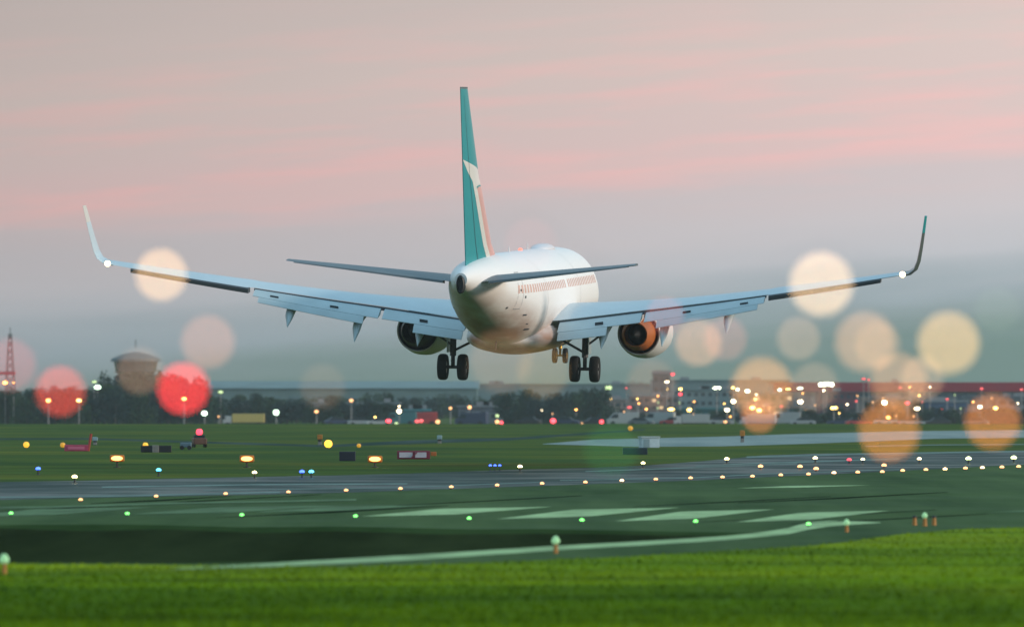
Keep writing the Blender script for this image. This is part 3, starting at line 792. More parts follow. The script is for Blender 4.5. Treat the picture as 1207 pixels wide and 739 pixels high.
# stake lights in the near grass line
def stake(px, py_base, h, r, label, lit=1, w=1):
    f = G(px, py_base)
    o = empty('edge_light', f, 0, label, 'edge light', 'stake lights near the grass edge')
    MB().tube([(0, 0, 0), (0, 0, h)], [.05 * w, .035 * w], 10).build('stem', amber_paint, o, smooth=True)
    if lit:
        MB().lathe([(h, r * .6), (h + .04, r), (h + r, r * .95), (h + r * 1.7, r * .5), (h + r * 1.9, .01)], n=14, cap=True).build('lens', lens('pale_green', (.45, .90, .45), .42 if lit == 1 else .5), o, smooth=True)
    else:
        MB().ball((0, 0, h), .05, 8).build('lens', dark_metal, o, smooth=True)
stake(655, 652, .19, .085, 'stake light with amber stem and pale green lens before the white line')
stake(998, 627, .16, .075, 'faint amber stake light where the white line ends', lit=2)
stake(5, 676, .19, .09, 'pale green stake light at the left edge of the dark asphalt')
stake(1078, 619, .2, .05, 'left post of three amber posts standing on the runway', lit=0, w=1.2)
stake(1090, 620, .2, .07, 'middle post of three amber posts, with a pale green lens', lit=2, w=1.2)
stake(1101, 619, .2, .05, 'third post of three amber posts, next to the green lens', lit=0, w=1.2)

# ------------------------------------------------------------------ signs and boxes on the far grass
def board(px0, px1, py0, py1, D, m, name, label, cat, thick=.18):
    D = G(px0, py1).y - .3
    a = P(px0, py1, D); b_ = P(px1, py0, D); foot = Vector(((a.x + b_.x) / 2, D, 0))
    w = b_.x - a.x; h = b_.z - max(a.z, .0); zc = (b_.z + max(a.z, 0)) / 2
    o = empty(name, foot, 0, label, cat)
    MB().box((0, 0, zc), (w, thick, h)).build('panel', m, o, bevel=.02)
    for q in (-1, 1): MB().box((q * w * .35, 0, (zc - h / 2) / 2), (.06, .06, max(.02, zc - h / 2))).build('leg', dark_metal, o)
    return o, w, h, zc
MAROON = mat('sign_maroon', (.22, .015, .045), .5, noise=.2, scale=3)
SIGNW = mat('sign_white', (.62, .58, .66), .5, noise=.2, scale=4)
o, w, h, zc = board(468, 507, 531, 541, 335, MAROON, 'runway_sign', 'maroon and white mandatory sign standing in the grass', 'sign')
MB().box((-w * .23, -.10, zc), (w * .40, .03, h * .62)).build('sign_face', SIGNW, o)
MB().box((w * .22, -.10, zc), (w * .34, .03, h * .62)).build('sign_face', SIGNW, o)
MB().tube([(-w * .06, -.13, zc - h * .3), (w * .10, -.13, zc + h * .3)], .03, 6).build('diagonal_bar', MAROON, o)
MB().box((w * .5 + .16, 0, zc + h * .12), (.26, .16, h * .5)).build('end_lamp', mat('sign_orange', (.45, .12, .02), .5), o, bevel=.02)
o, w, h, zc = board(76, 104, 524, 531.5, 400, mat('sign_pink', (.50, .05, .13), .5, noise=.3, scale=4), 'taxiway_sign', 'low pink and red sign beside a yellow lamp', 'sign')
MB().box((0, -.10, zc), (w * .7, .03, h * .45)).build('sign_face', mat('sign_pale_pink', (.60, .14, .24), .5), o)
MB().tube([(w * .5, 0, 0), (w * .62, 0, zc + .75)], .07, 8).build('marker_post', mat('post_red', (.35, .04, .03), .5), o)
o, w, h, zc = board(166, 202, 525, 533, 400, mat('board_black', (.008, .010, .014), .6), 'sign_board', 'black sign board seen from behind with a grey post in its middle', 'sign')
MB().box((-.02, -.14, zc), (.34, .08, h * 1.1)).build('post', mat('post_grey', (.25, .24, .22), .6, noise=.3), o, bevel=.02)
board(400, 419, 532, 543, 330, mat('box_navy', (.006, .012, .030), .5), 'equipment_box', 'small dark blue equipment box beside the bright orange light', 'box', .5)
o, w, h, zc = board(734, 763, 527.5, 535.5, 360, mat('box_teal_navy', (.004, .022, .035), .5), 'equipment_cabinet', 'wide dark navy cabinet standing in front of the white shed', 'cabinet', .8)
# white shed
f = G(765, 527.5)
o = empty('shed', (f.x, f.y, 0), .15, 'small white shed beside the pale taxiway', 'shed')
MB().box((0, 0, .29), (1.0, 1.0, .58)).build('wall', mat('shed_white', (.52, .66, .74), .6, noise=.25, scale=2), o, bevel=.02)
MB().box((0, 0, .60), (1.1, 1.12, .05)).build('roof', mat('shed_roof', (.50, .58, .62), .6), o, bevel=.01)
MB().box((-.22, -.51, .26), (.32, .03, .46)).build('door', mat('shed_door', (.22, .32, .37), .6), o)
# orange and white marker posts
for px, py0, py1, D, lab in ((377, 512, 532, 420, 'orange topped marker post beside the bright yellow lamp'), (875, 507, 527, 440, 'orange marker post standing on the pale taxiway'), (518, 513, 525, 430, 'pale blue marker post behind the maroon sign'),
                             (112, 515, 529, 420, 'dim blue grey marker post beyond the pink sign')):
    a = P(px, py1, D); b_ = P(px, py0, D)
    top = b_.z
    o = empty('marker_post', (a.x, D, 0), 0, lab, 'marker post')
    t1 = mat('post_orange', (.50, .20, .02), .5, noise=.3) if px in (377, 875) else mat('post_blue', (.25, .38, .42), .5)
    MB().box((0, 0, top * .16), (.22, .2, top * .32)).build('foot', mat('post_grey', (.25, .24, .22), .6), o, bevel=.02)
    MB().box((0, 0, top * .42), (.2, .18, top * .2)).build('band', dark_metal, o)
    MB().box((0, 0, top * .76), (.3, .2, top * .48)).build('head', t1, o, bevel=.03)

# ------------------------------------------------------------------ vehicles
def car(loc, rz, paint, label, group='vehicles parked before the town', kind='car', cat='car'):
    o = empty('parked_' + kind, loc, rz, label, cat, group)
    if kind == 'car':
        L_, H1, H2, Wd = 4.4, .85, 1.45, 1.75
        pr = [(-2.2, .35), (-2.2, .78), (-1.3, .92), (1.9, .95), (2.2, .8), (2.2, .35)]
        cab = [(-1.2, .92), (-.55, 1.42), (1.0, 1.45), (1.75, .95)]
    elif kind == 'van':
        L_, H1, H2, Wd = 5.4, 1.3, 2.3, 2.0
        pr = [(-2.7, .4), (-2.7, 1.15), (-2.2, 1.3), (-1.55, 2.2), (2.7, 2.3), (2.7, .4)]
        cab = [(-2.1, 1.32), (-1.62, 2.0), (-.8, 2.02), (-.8, 1.34)]
    else:
        L_, H1, H2, Wd = 9.0, 3, 3.2, 2.45
        pr = [(-2.4, .8), (-2.4, 3.2), (4.5, 3.2), (4.5, .8)]
        cab = [(-4.4, .6), (-4.4, 1.5), (-4.0, 2.5), (-2.5, 2.6), (-2.5, .6)]
    def prism(pts, w):
        b = MB(); n = len(pts)
        b.add([(x, -w / 2, z) for x, z in pts] + [(x, w / 2, z) for x, z in pts], [tuple(range(n)), tuple(reversed(range(n, 2 * n)))] + [(i, (i + 1) % n, (i + 1) % n + n, i + n) for i in range(n)])
        return b
    glass = mat('vehicle_glass', (.02, .03, .035), .5, spec=.2)
    if kind == 'van':
        prism(pr, Wd).build('body', paint, o, bevel=.06); prism(cab, Wd + .02).build('windows', glass, o)
    elif kind == 'car':
        prism(pr, Wd).build('body', paint, o, bevel=.08); prism(cab, Wd * .86).build('cabin', glass, o, bevel=.05)
    else:
        prism(pr, Wd).build('cargo_box', paint, o, bevel=.05); prism(cab, Wd * .95).build('cab', mat('cab_white', (.5, .5, .5), .4), o, bevel=.1)
        MB().box((-4.05, 0, 1.95), (.5, Wd * .97, .6)).build('windows', glass, o)
        MB().box((0, 0, .65), (8.4, 1.0, .2)).build('chassis', dark_metal, o)
    rr = .33 if kind == 'car' else .42
    for x in ((-1.35, 1.35) if kind == 'car' else (-1.7, 1.7) if kind == 'van' else (-3.4, 3.2)):
        for y in (-1, 1):
            MB().lathe([(-.11, rr * .3), (-.11, rr), (.11, rr), (.11, rr * .3)], c=(x, y * Wd * .45, rr), n=14, cap=True, axis='Y').build('wheel', RUB, o)
    return o
TZ = -3.0
paints = [mat('paint_' + n, c, .5, coat=.1) for n, c in (('white', (.34, .37, .38)), ('silver', (.3, .33, .35)), ('navy', (.02, .035, .09)), ('black', (.015, .017, .02)), ('red', (.4, .03, .03)), ('teal', (.03, .16, .18)), ('grey', (.12, .14, .15)))]
pn = ['white', 'silver', 'navy', 'black', 'red', 'teal', 'grey']
def town_pt(px, D): p = P(px, 470, D); return Vector((p.x, D, TZ))
veh = [(398, 2, 'car'), (425, 1, 'car'), (446, 0, 'car'), (472, 5, 'van'), (496, 4, 'van'), (556, 2, 'van'), (574, 6, 'van'), (622, 3, 'car'), (668, 2, 'car'), (700, 3, 'car'), (734, 0, 'van'), (756, 6, 'car'), (777, 0, 'van'),
       (793, 4, 'car'), (815, 0, 'truck'), (850, 1, 'car'), (893, 0, 'truck'), (925, 0, 'van'), (946, 1, 'car'), (990, 2, 'car'), (1012, 4, 'car'), (1045, 0, 'car'), (1075, 1, 'car'), (1105, 3, 'car'), (1150, 6, 'car'), (1180, 3, 'van')]
used = {}
protos = {}
for px, c, k in veh:
    t = (pn[c], k); used[t] = used.get(t, 0) + 1
tot = dict(used); used = {}
for px, c, k in veh:
    t = (pn[c], k); used[t] = used.get(t, 0) + 1
    lab = '%s %s parked beyond the airfield' % (pn[c], k) if tot[t] == 1 else '%s %s %s from the left parked beyond the airfield' % (ORD[used[t] - 1], pn[c], k)
    loc = town_pt(px, 1190 + (px * 7 % 40)); rz = R(random.choice((0, 180)) + random.uniform(-14, 14))
    if t not in protos:
        protos[t] = remember(car(loc, rz, paints[c], lab, kind=k, cat=k))
    else:
        o = copy_tree(protos[t]); o.location = loc; o.rotation_euler = (0, 0, rz); o['label'] = lab
    if k == 'truck': (protos[t] if used[t] == 1 else o).scale = (.68, .68, .62)
# long yellow lorry at the left, and the service car with a red beacon
o = car(town_pt(287, 1230), 0, mat('paint_yellow', (.55, .42, .12), .5), 'long yellow lorry beneath the pale hangar', kind='truck', cat='truck'); o.scale = (.8, 1, .62)
f = G(235, 527)
o = empty('service_vehicle', (f.x, f.y, 0), R(8), 'small brown service vehicle with a glowing red beacon on the far grass', 'service vehicle')
MB().box((0, 0, .34), (.75, 1.3, .36)).build('body', mat('vehicle_brown', (.14, .06, .04), .5, noise=.3), o, bevel=.05)
MB().box((0, .1, .60), (.6, .7, .2)).build('cabin', mat('vehicle_glass', (.02, .03, .035), .5, spec=.2), o, bevel=.04)
MB().ball((0, 0, .86), .19, 14).build('beacon', lens('red_beacon', (1, .05, .09), 3.0), o, smooth=True)
for x in (-.32, .32):
    for y in (-.4, .4): MB().lathe([(-.06, .02), (-.06, .16), (.06, .16), (.06, .02)], c=(x, y, .16), n=12, axis='X', cap=True).build('wheel', RUB, o)
f = G(219, 530)
o = empty('equipment_trailer', (f.x, f.y, 0), 0, 'low blue grey trailer beside the red beacon vehicle', 'trailer')
MB().box((0, 0, .26), (.6, .5, .26)).build('body', mat('trailer_blue', (.10, .17, .22), .5), o, bevel=.03)
for x in (-.2, .2): MB().lathe([(-.3, .02), (-.3, .12), (.3, .12), (.3, .02)], c=(x, 0, .12), n=10, axis='Y', cap=True).build('wheel', RUB, o)

# ------------------------------------------------------------------ buildings of the town
def building(px0, px1, pytop, D, wallc, roofc, label, rows=1, cols=6, depth=20, gable=False, cat='building', name='building', winc=(.03, .05, .06), wh=.4, lit=0):
    a = P(px0, pytop, D); b_ = P(px1, pytop, D); w = b_.x - a.x; top = a.z - TZ
    o = empty(name, ((a.x + b_.x) / 2, D + depth / 2, TZ), 0, label, cat)
    rh = top * .22 if gable else .35
    wm = mat('wall_' + '_'.join('%d' % (x * 100) for x in wallc), wallc, .8, noise=.25, scale=.2)
    rm = mat('roof_' + '_'.join('%d' % (x * 100) for x in roofc), roofc, .7, noise=.3, scale=.15, stretch=(1, 1, .3))
    MB().box((0, 0, (top - rh) / 2), (w, depth, top - rh)).build('wall', wm, o)
    if gable:
        z0, z1 = top - rh, top; e = .5
        MB().add([(-w / 2 - e, -depth / 2 - e, z0), (w / 2 + e, -depth / 2 - e, z0), (w / 2 + e, 0, z1), (-w / 2 - e, 0, z1), (-w / 2 - e, depth / 2 + e, z0), (w / 2 + e, depth / 2 + e, z0)],
                 [(0, 1, 2, 3), (3, 2, 5, 4), (0, 3, 4), (1, 5, 2), (0, 4, 5, 1)]).build('roof', rm, o)
    else:
        MB().box((0, 0, top - rh / 2), (w + .6, depth + .6, rh)).build('roof', rm, o)
        rnd = random.Random(int(px0))
        for k in range(rnd.randint(1, 3)):
            MB().box((rnd.uniform(-.4, .4) * w, 0, top + .35), (rnd.uniform(1, 2.6), 2, .7)).build('roof_unit', metal_grey, o)
    gl = mat('window_%d' % int(winc[0] * 100), winc, .25)
    lg = emat('lit_window', (1, .66, .35), .8)
    H_ = top - rh
    for r in range(rows):
        for c in range(cols):
            x = -w / 2 + w * (c + .5) / cols; z = H_ * (r + .55) / rows
            m = lg if lit and (r * cols + c * 7) % lit == 0 else gl
            f_ = MB().box((x, -depth / 2 - .02, z), (w / cols * .55, .08, H_ / rows * wh)).build('window', m, o)
    if cols: MB().box((w * .36, -depth / 2 - .05, 1.1), (1.6, .1, 2.2)).build('door', dark_metal, o)
    return o
building(246, 562, 449, 1750, (.13, .21, .21), (.15, .24, .24), 'long low hangar with pale teal roof behind the trees', cols=14, depth=50, gable=True, wh=.3, winc=(.12, .2, .22), name='hangar', cat='hangar')
building(560, 770, 452, 1900, (.15, .22, .23), (.17, .25, .25), 'pale blue grey warehouse beyond the main wheels', cols=9, depth=50, wh=.3, winc=(.14, .22, .24), name='warehouse', cat='warehouse')
building(915, 1330, 450.5, 1600, (.16, .20, .24), (.34, .04, .07), 'very long building with a maroon red roof band', cols=18, rows=1, depth=40, wh=.35, name='terminal', cat='terminal', winc=(.06, .10, .14))
# deep maroon fascia along the terminal front
t_ = [o for o in C.objects if o.name == 'terminal'][0]
a = P(915, 450.5, 1600); b_ = P(1330, 461.5, 1600)
MB().box((0, -20.6, (a.z + b_.z) / 2 - TZ), (b_.x - a.x + 1.2, .8, a.z - b_.z)).build('fascia', mat('maroon_fascia', (.34, .010, .032), .7, noise=.25, scale=.1), t_)
building(965, 1012, 461, 1500, (.14, .04, .06), (.16, .05, .07), 'dark maroon block below the long red roof', rows=3, cols=6, depth=15, wh=.45, winc=(.04, .05, .08))
building(798, 863, 480.5, 1330, (.02, .14, .16), (.03, .18, .20), 'low teal depot behind the white lorry', cols=5, depth=15, wh=.3)
building(870, 948, 479, 1340, (.05, .15, .17), (.22, .16, .13), 'low depot with open bays behind the second lorry', cols=6, depth=15, wh=.4, lit=3)
building(690, 742, 470, 1450, (.30, .24, .22), (.24, .22, .22), 'beige two-storey house block beside the tall trees', rows=2, cols=6, depth=14)
building(742, 800, 466, 1500, (.22, .16, .15), (.20, .22, .23), 'brown office block with a flat grey roof', rows=3, cols=7, depth=16, lit=5)
building(800, 866, 458.5, 1620, (.25, .32, .33), (.16, .24, .26), 'grey green office block behind the teal depot', rows=3, cols=8, depth=18, lit=7)
building(770, 790, 440, 1700, (.08, .13, .15), (.08, .13, .15), 'narrow dark tower block rising over the roofs', rows=4, cols=3, depth=8, name='tower_block')
building(770, 930, 447.5, 1800, (.16, .24, .26), (.12, .20, .22), 'wide blue grey factory on the skyline', rows=1, cols=10, depth=30, wh=.25, name='factory', cat='factory')
building(868, 935, 463, 1480, (.28, .20, .16), (.18, .20, .22), 'tan office block with many lamps before it', rows=3, cols=7, depth=16, lit=4)
building(1015, 1070, 468, 1460, (.28, .22, .20), (.26, .22, .20), 'sand coloured low block right of the maroon one', rows=2, cols=6, depth=14, lit=5)
building(1068, 1140, 472, 1440, (.05, .10, .20), (.22, .26, .30), 'dark blue low store with a pale roof edge', rows=1, cols=6, depth=14)
building(1140, 1235, 467, 1470, (.14, .17, .20), (.10, .15, .20), 'slate grey building under the far end of the red roof', rows=2, cols=8, depth=14)
building(540, 598, 478, 1300, (.13, .15, .20), (.17, .19, .22), 'slate coloured hut behind the parked vans', cols=5, depth=12)
building(477, 506, 482, 1300, (.03, .20, .24), (.05, .24, .28), 'small turquoise kiosk behind the teal van', cols=3, depth=8, name='kiosk', cat='kiosk')
building(352, 470, 474, 1420, (.12, .14, .18), (.13, .17, .20), 'long violet grey shed among trees', cols=9, depth=14)
building(240, 330, 480, 1350, (.18, .28, .32), (.16, .25, .28), 'pale blue shed behind the yellow lorry', cols=6, depth=12)
# round tower over the left trees
p = P(160, 452, 1500)
tw = empty('control_tower', (p.x, 1500, TZ), 0, 'squat round tower with dark glazed cab above the trees', 'control tower')
zz_ = p.z - TZ + 1.0
MB().lathe([(0, 3.2), (zz_ - .5, 3.0), (zz_ + 1.0, 3.6), (zz_ + 1.5, 4.6)], n=24, cap=True).build('shaft', mat('tower_concrete', (.20, .22, .20), .8, noise=.3, scale=.4), tw)
MB().lathe([(zz_ + 1.5, 4.2), (zz_ + 3.6, 4.6)], n=12, cap=True).build('cab', mat('cab_glass', (.07, .09, .09), .2), tw)
MB().lathe([(zz_ + 3.6, 5.3), (zz_ + 4.2, 5.1), (zz_ + 5.2, 2.6), (zz_ + 5.6, .6)], n=24, cap=True).build('roof', mat('tower_roof', (.10, .13, .13), .7), tw)
MB().tube([(0, 0, zz_ + 6.4), (0, 0, zz_ + 8.2)], .08, 6).build('mast', dark_metal, tw)
# lattice mast at the far left
p = P(12, 386, 1500)
ms = empty('lattice_mast', (p.x, 1500, TZ), 0, 'tall thin lattice mast with a red platform at the far left', 'mast')
H_ = p.z - TZ
b = MB()
for (x, y) in ((-1, -1), (1, -1), (1, 1), (-1, 1)): b.tube([(x * 1.3, y * 1.3, 0), (x * .25, y * .25, H_ * .93)], .14, 6)
for k in range(12):
    z0, z1 = H_ * .93 * k / 12, H_ * .93 * (k + 1) / 12; r0, r1 = 1.3 - 1.05 * k / 12, 1.3 - 1.05 * (k + 1) / 12
    for s_ in (-1, 1): b.tube([(-r0 * s_, -r0, z0), (r1 * s_, -r1, z1)], .08, 5); b.tube([(-r0 * s_, r0, z0), (r1 * s_, r1, z1)], .08, 5)
b.build('lattice', mat('mast_grey', (.12, .13, .13), .6), ms)
MB().box((-1.2, 0, H_ * .50), (4.6, 2.2, .6)).build('platform', mat('mast_red', (.28, .03, .05), .6), ms)
MB().tube([(0, 0, H_ * .92), (0, 0, H_)], .08, 6).build('antenna', dark_metal, ms)

# ------------------------------------------------------------------ trees
BARK = mat('bark', (.07, .055, .04), .9, noise=.4, scale=3)
LEAF = [mat('leaves_' + n, c, .85, noise=.5, scale=.5, spec=.2) for n, c in (('dark', (.018, .055, .030)), ('mid', (.030, .075, .030)), ('blue', (.022, .055, .048)))]
def tree_proto(seed, h, w, leaf, label, conif=False):
    rnd = random.Random(seed)
    o = empty('tree', (0, 0, 0), 0, label, 'tree', 'trees beyond the airfield')
    tr = MB().tube([(0, 0, 0), (.1, 0, h * .3), (0, .1, h * .62)], [.3, .22, .09], 8)
    for k in range(5):
        a = rnd.uniform(0, 6.28); z = h * rnd.uniform(.28, .55)
        tr.tube([(0, 0, z), (math.cos(a) * w * .3, math.sin(a) * w * .3, z + h * .2)], [.1, .03], 5)
    tr.build('trunk', BARK, o, smooth=True)
    vs = []; fs = []
    cl = [(rnd.gauss(0, w * .2), rnd.gauss(0, w * .2), h * rnd.uniform(.12, .88), rnd.uniform(.18, .29) * w) for _ in range(24)]
    for (cx, cy, cz, cr) in cl:
        cr *= (1.25 - .55 * cz / h)
        for k in range(70):
            d = Vector((rnd.gauss(0, 1), rnd.gauss(0, 1), rnd.gauss(0, 1))).normalized() * cr * rnd.uniform(.45, 1.08)
            p = Vector((cx, cy, cz)) + d
            s = rnd.uniform(.16, .34)
            u = Vector((rnd.gauss(0, 1), rnd.gauss(0, 1), rnd.gauss(0, 1))).normalized(); v = u.cross(Vector((rnd.gauss(0, 1), rnd.gauss(0, 1), rnd.gauss(0, 1)))).normalized()
            i = len(vs); vs += [p - u * s, p + v * s * .7, p + u * s, p - v * s * .7]; fs.append((i, i + 1, i + 2, i + 3))
    me = bpy.data.meshes.new('crown'); me.from_pydata([tuple(v) for v in vs], [], fs); me.materials.append(leaf)
    c = bpy.data.objects.new('crown', me); C.objects.link(c); c.parent = o
    return o
tp = [tree_proto(11 + i, 7 + (i % 3), 5.4 + (i % 2) * 1.4, LEAF[i % 3], 'tree') for i in range(6)]
for t in tp: remember(t)
used_p = [False] * 6
rnd = random.Random(5)
trees = []
# (first px, last px, top y, spread of the top, depth, count, name of the clump)
for x0, x1, yt, sp, D, n, where in ((-30, 100, 464, 6, 1240, 14, 'dark tree clump below the lattice mast'), (90, 245, 455, 8, 1250, 20, 'dark tree clump below the round tower'), (130, 215, 443, 3, 1300, 8, 'taller trees just under the round tower'),
                                    (240, 470, 474, 6, 1290, 24, 'tree row before the long teal hangar'), (250, 600, 468, 4, 1500, 28, 'far tree row along the hangar wall'), (590, 712, 466, 7, 1270, 18, 'tree clump between the main wheels'),
                                    (430, 640, 455, 3, 2100, 12, 'skyline trees above the hangar roof'), (700, 880, 486, 5, 1275, 10, 'low trees behind the parked vans'), (940, 1220, 484, 5, 1260, 26, 'dark hedge trees before the maroon block'),
                                    (1015, 1090, 474, 5, 1300, 5, 'trees by the sand coloured block'), (730, 900, 452, 3, 1950, 9, 'skyline trees between the factories'), (-30, 250, 458, 4, 1800, 12, 'far trees behind the lattice mast')):
    for i in range(n):
        px = x0 + (x1 - x0) * (i + rnd.uniform(.1, .9)) / n
        k = rnd.randrange(6)
        if not used_p[k]: o = tp[k]; used_p[k] = True
        else: o = copy_tree(tp[k])
        d_ = D + rnd.uniform(-25, 25)
        top = P(px, yt + rnd.uniform(-sp, sp), d_)
        h = top.z - TZ; s = h / (7 + k % 3) / .97
        o.location = (top.x, d_, TZ); o.rotation_euler = (0, 0, rnd.uniform(0, 6.28))
        o.scale = (max(s, .75) * rnd.uniform(.95, 1.2), max(s, .75), s)
        o['label'] = '%s tree from the left in the %s' % (ORD[i], where)
        o['group'] = where
for k in range(6):
    if not used_p[k]:
        for ch in KIDS[tp[k].name]: bpy.data.objects.remove(ch)
        bpy.data.objects.remove(tp[k])
# far wooded rise closing the horizon
b = MB(); n = 160; rnd = random.Random(9)
vs = []
for i in range(n + 1):
    x = -1200 + 2400 * i / n
    h = 4.5 + 1.5 * math.sin(x * .011) + 1.1 * math.sin(x * .037 + 1) + rnd.uniform(-.5, .9)
    vs += [(x, 2900, TZ - .5), (x, 2960, TZ + h * .8), (x, 3050, TZ + h + 2.2), (x, 3300, TZ - .5)]
b.add(vs, [(4 * i + j, 4 * (i + 1) + j, 4 * (i + 1) + j + 1, 4 * i + j + 1) for i in range(n) for j in range(3)])
tag(b.build('distant_hills', mat('far_wood', (.03, .06, .045), .9, noise=.5, scale=.03)), kind='structure')

# ------------------------------------------------------------------ lamps of the town
COL = {'orange': ((1.0, .42, .10), 8), 'gold': ((1.0, .62, .16), 9), 'warm': ((1.0, .80, .50), 11), 'white': ((.95, 1.0, .70), 9), 'green': ((.70, 1.0, .72), 6), 'red': ((1.0, .06, .08), 5), 'dimgold': ((1.0, .5, .2), 2.5), 'dimred': ((1, .12, .12), 2.2), 'dimgreen': ((.75, 1, .45), 1.3)}
lamps = [ # px, py, colour, width px, height px, depth
 (6, 451, 'orange', 9, 6, 1235), (16, 451, 'orange', 1, 1, 1235), (57, 472, 'orange', 9, 7, 1195), (93, 472, 'gold', 10, 5, 1200), (115, 456, 'green', 13, 7, 1230), (111, 450, 'dimgreen', 10, 4, 1235), (217, 470, 'orange', 9, 6, 1190),
 (241, 487, 'green', 11, 9, 1190), (260, 462, 'dimgreen', 10, 5, 1240), (325.5, 486, 'green', 11, 10, 1185), (373, 485, 'dimgold', 8, 6, 1200), (414, 472, 'dimgold', 8, 6, 1240), (458, 496, 'red', 11, 7, 1180), (467, 499, 'dimgreen', 7, 5, 1182),
 (470.5, 484.5, 'warm', 8, 8, 1200), (494, 496, 'dimred', 18, 6, 1180), (516, 497, 'dimgold', 9, 7, 1180), (531, 481, 'dimgold', 6, 5, 1220), (553.5, 480, 'dimgold', 8, 7, 1220), (552, 504, 'dimgold', 7, 4, 1170), (586, 497, 'dimgold', 9, 7, 1180),
 (591, 498, 'red', 7, 6, 1178), (586, 490, 'dimgreen', 7, 6, 1185), (652, 496, 'red', 11, 9, 1175), (709, 497, 'red', 8, 7, 1175), (717, 457, 'dimgreen', 14, 9, 1300), (742, 480, 'dimred', 9, 4, 1240), (786, 450, 'warm', 8, 3, 1300),
 (793, 441, 'red', 7, 4, 1300), (802, 458.5, 'gold', 7, 4, 1290), (802, 464.5, 'red', 7, 5, 1285), (791, 482, 'gold', 13, 5, 1230), (812.5, 483, 'gold', 9, 6, 1230), (845, 457, 'white', 16, 4, 1300), (864, 457, 'gold', 6, 4, 1290),
 (869.5, 459, 'white', 6, 4, 1290), (881, 461, 'white', 9, 5, 1285), (864.5, 473, 'warm', 9, 7, 1240), (857, 483, 'warm', 9, 6, 1230), (855, 497, 'dimgold', 8, 4, 1185), (861, 491, 'orange', 4, 2, 1190), (887, 480.5, 'gold', 9, 6, 1230),
 (895, 483.5, 'gold', 9, 6, 1228), (919, 459.5, 'white', 7, 4, 1300), (929, 458.5, 'gold', 10, 2, 1300), (943, 457.5, 'white', 11, 3, 1300), (943.5, 473.5, 'warm', 10, 7, 1240), (921, 479, 'dimred', 6, 3, 1240), (974, 453, 'white', 32, 7, 1310),
 (983, 480.5, 'gold', 14, 5, 1230), (1018, 446.5, 'dimred', 9, 3, 1310), (1024, 447.5, 'dimred', 5, 3, 1310), (1042.5, 474.5, 'warm', 10, 8, 1235), (1047, 492, 'orange', 8, 5, 1195), (1061, 457, 'dimred', 6, 3, 1300), (1069.5, 475, 'red', 8, 5, 1235),
 (1081, 481.5, 'warm', 11, 5, 1228), (1116.5, 470.5, 'dimred', 6, 3, 1250), (1157, 458, 'dimred', 6, 4, 1300), (1155, 479.5, 'white', 8, 5, 1230), (1173.5, 481, 'gold', 9, 5, 1228), (1204, 459, 'dimred', 6, 3, 1300)]
rl = random.Random(21)
for k in range(84):
    px = rl.uniform(690, 1205) if k < 72 else rl.uniform(250, 690)
    py = rl.triangular(452, 500, 476) if px > 690 else rl.uniform(478, 500)
    if any(abs(px - a[0]) < 8 and abs(py - a[1]) < 5 for a in lamps): continue
    c = rl.choice(('dimgold', 'dimgold', 'dimgold', 'gold', 'gold', 'orange', 'orange', 'dimred', 'warm', 'warm', 'dimgreen'))
    lamps.append((px, py, c, rl.uniform(2, 5), rl.uniform(1.5, 3.5), 1190 + (500 - py) * 4))
lamps.sort(key=lambda a: a[0])
kindn = {'orange': 'orange', 'gold': 'golden', 'warm': 'warm white', 'white': 'white', 'green': 'greenish white', 'red': 'bright red', 'dimgold': 'dim orange', 'dimred': 'dim red', 'dimgreen': 'dim greenish'}
cnt = {}
for px, py, c, wp, hp, D in lamps:
    p = P(px, py, D); sc = D / FPX
    w, h = max(.25, wp * sc * .55), max(.2, hp * sc * .60)
    cnt[c] = cnt.get(c, 0) + 1
    bank = wp > 12
    o = empty('floodlight_bank' if bank else 'street_lamp', (p.x, D, TZ), 0, '%s %s town lamp from the left, beyond the airfield' % (ORD[cnt[c] - 1], kindn[c]), 'floodlight' if bank else 'street lamp', kindn[c] + ' lamps of the town')
    z = p.z - TZ
    MB().tube([(0, .25, 0), (0, .25, max(.3, z + h * .3))], [.12, .07], 6).build('pole', metal_grey, o)
    MB().box((0, .12, z), (w + .15, .2, h + .1)).build('head', dark_metal, o, bevel=.04)
    col, k = COL[c]
    nn = max(1, int(wp / 7)) if bank else 1
    for j in range(nn):
        x = (j - (nn - 1) / 2) * w / nn
        MB().ball((x, -.02, z + (.05 * ((j * 7) % 3 - 1) if bank else 0)), w / nn * .52, 12, min(1.3, h / (w / nn))).build('lamp', emat('town_' + c, col, k), o, smooth=True)

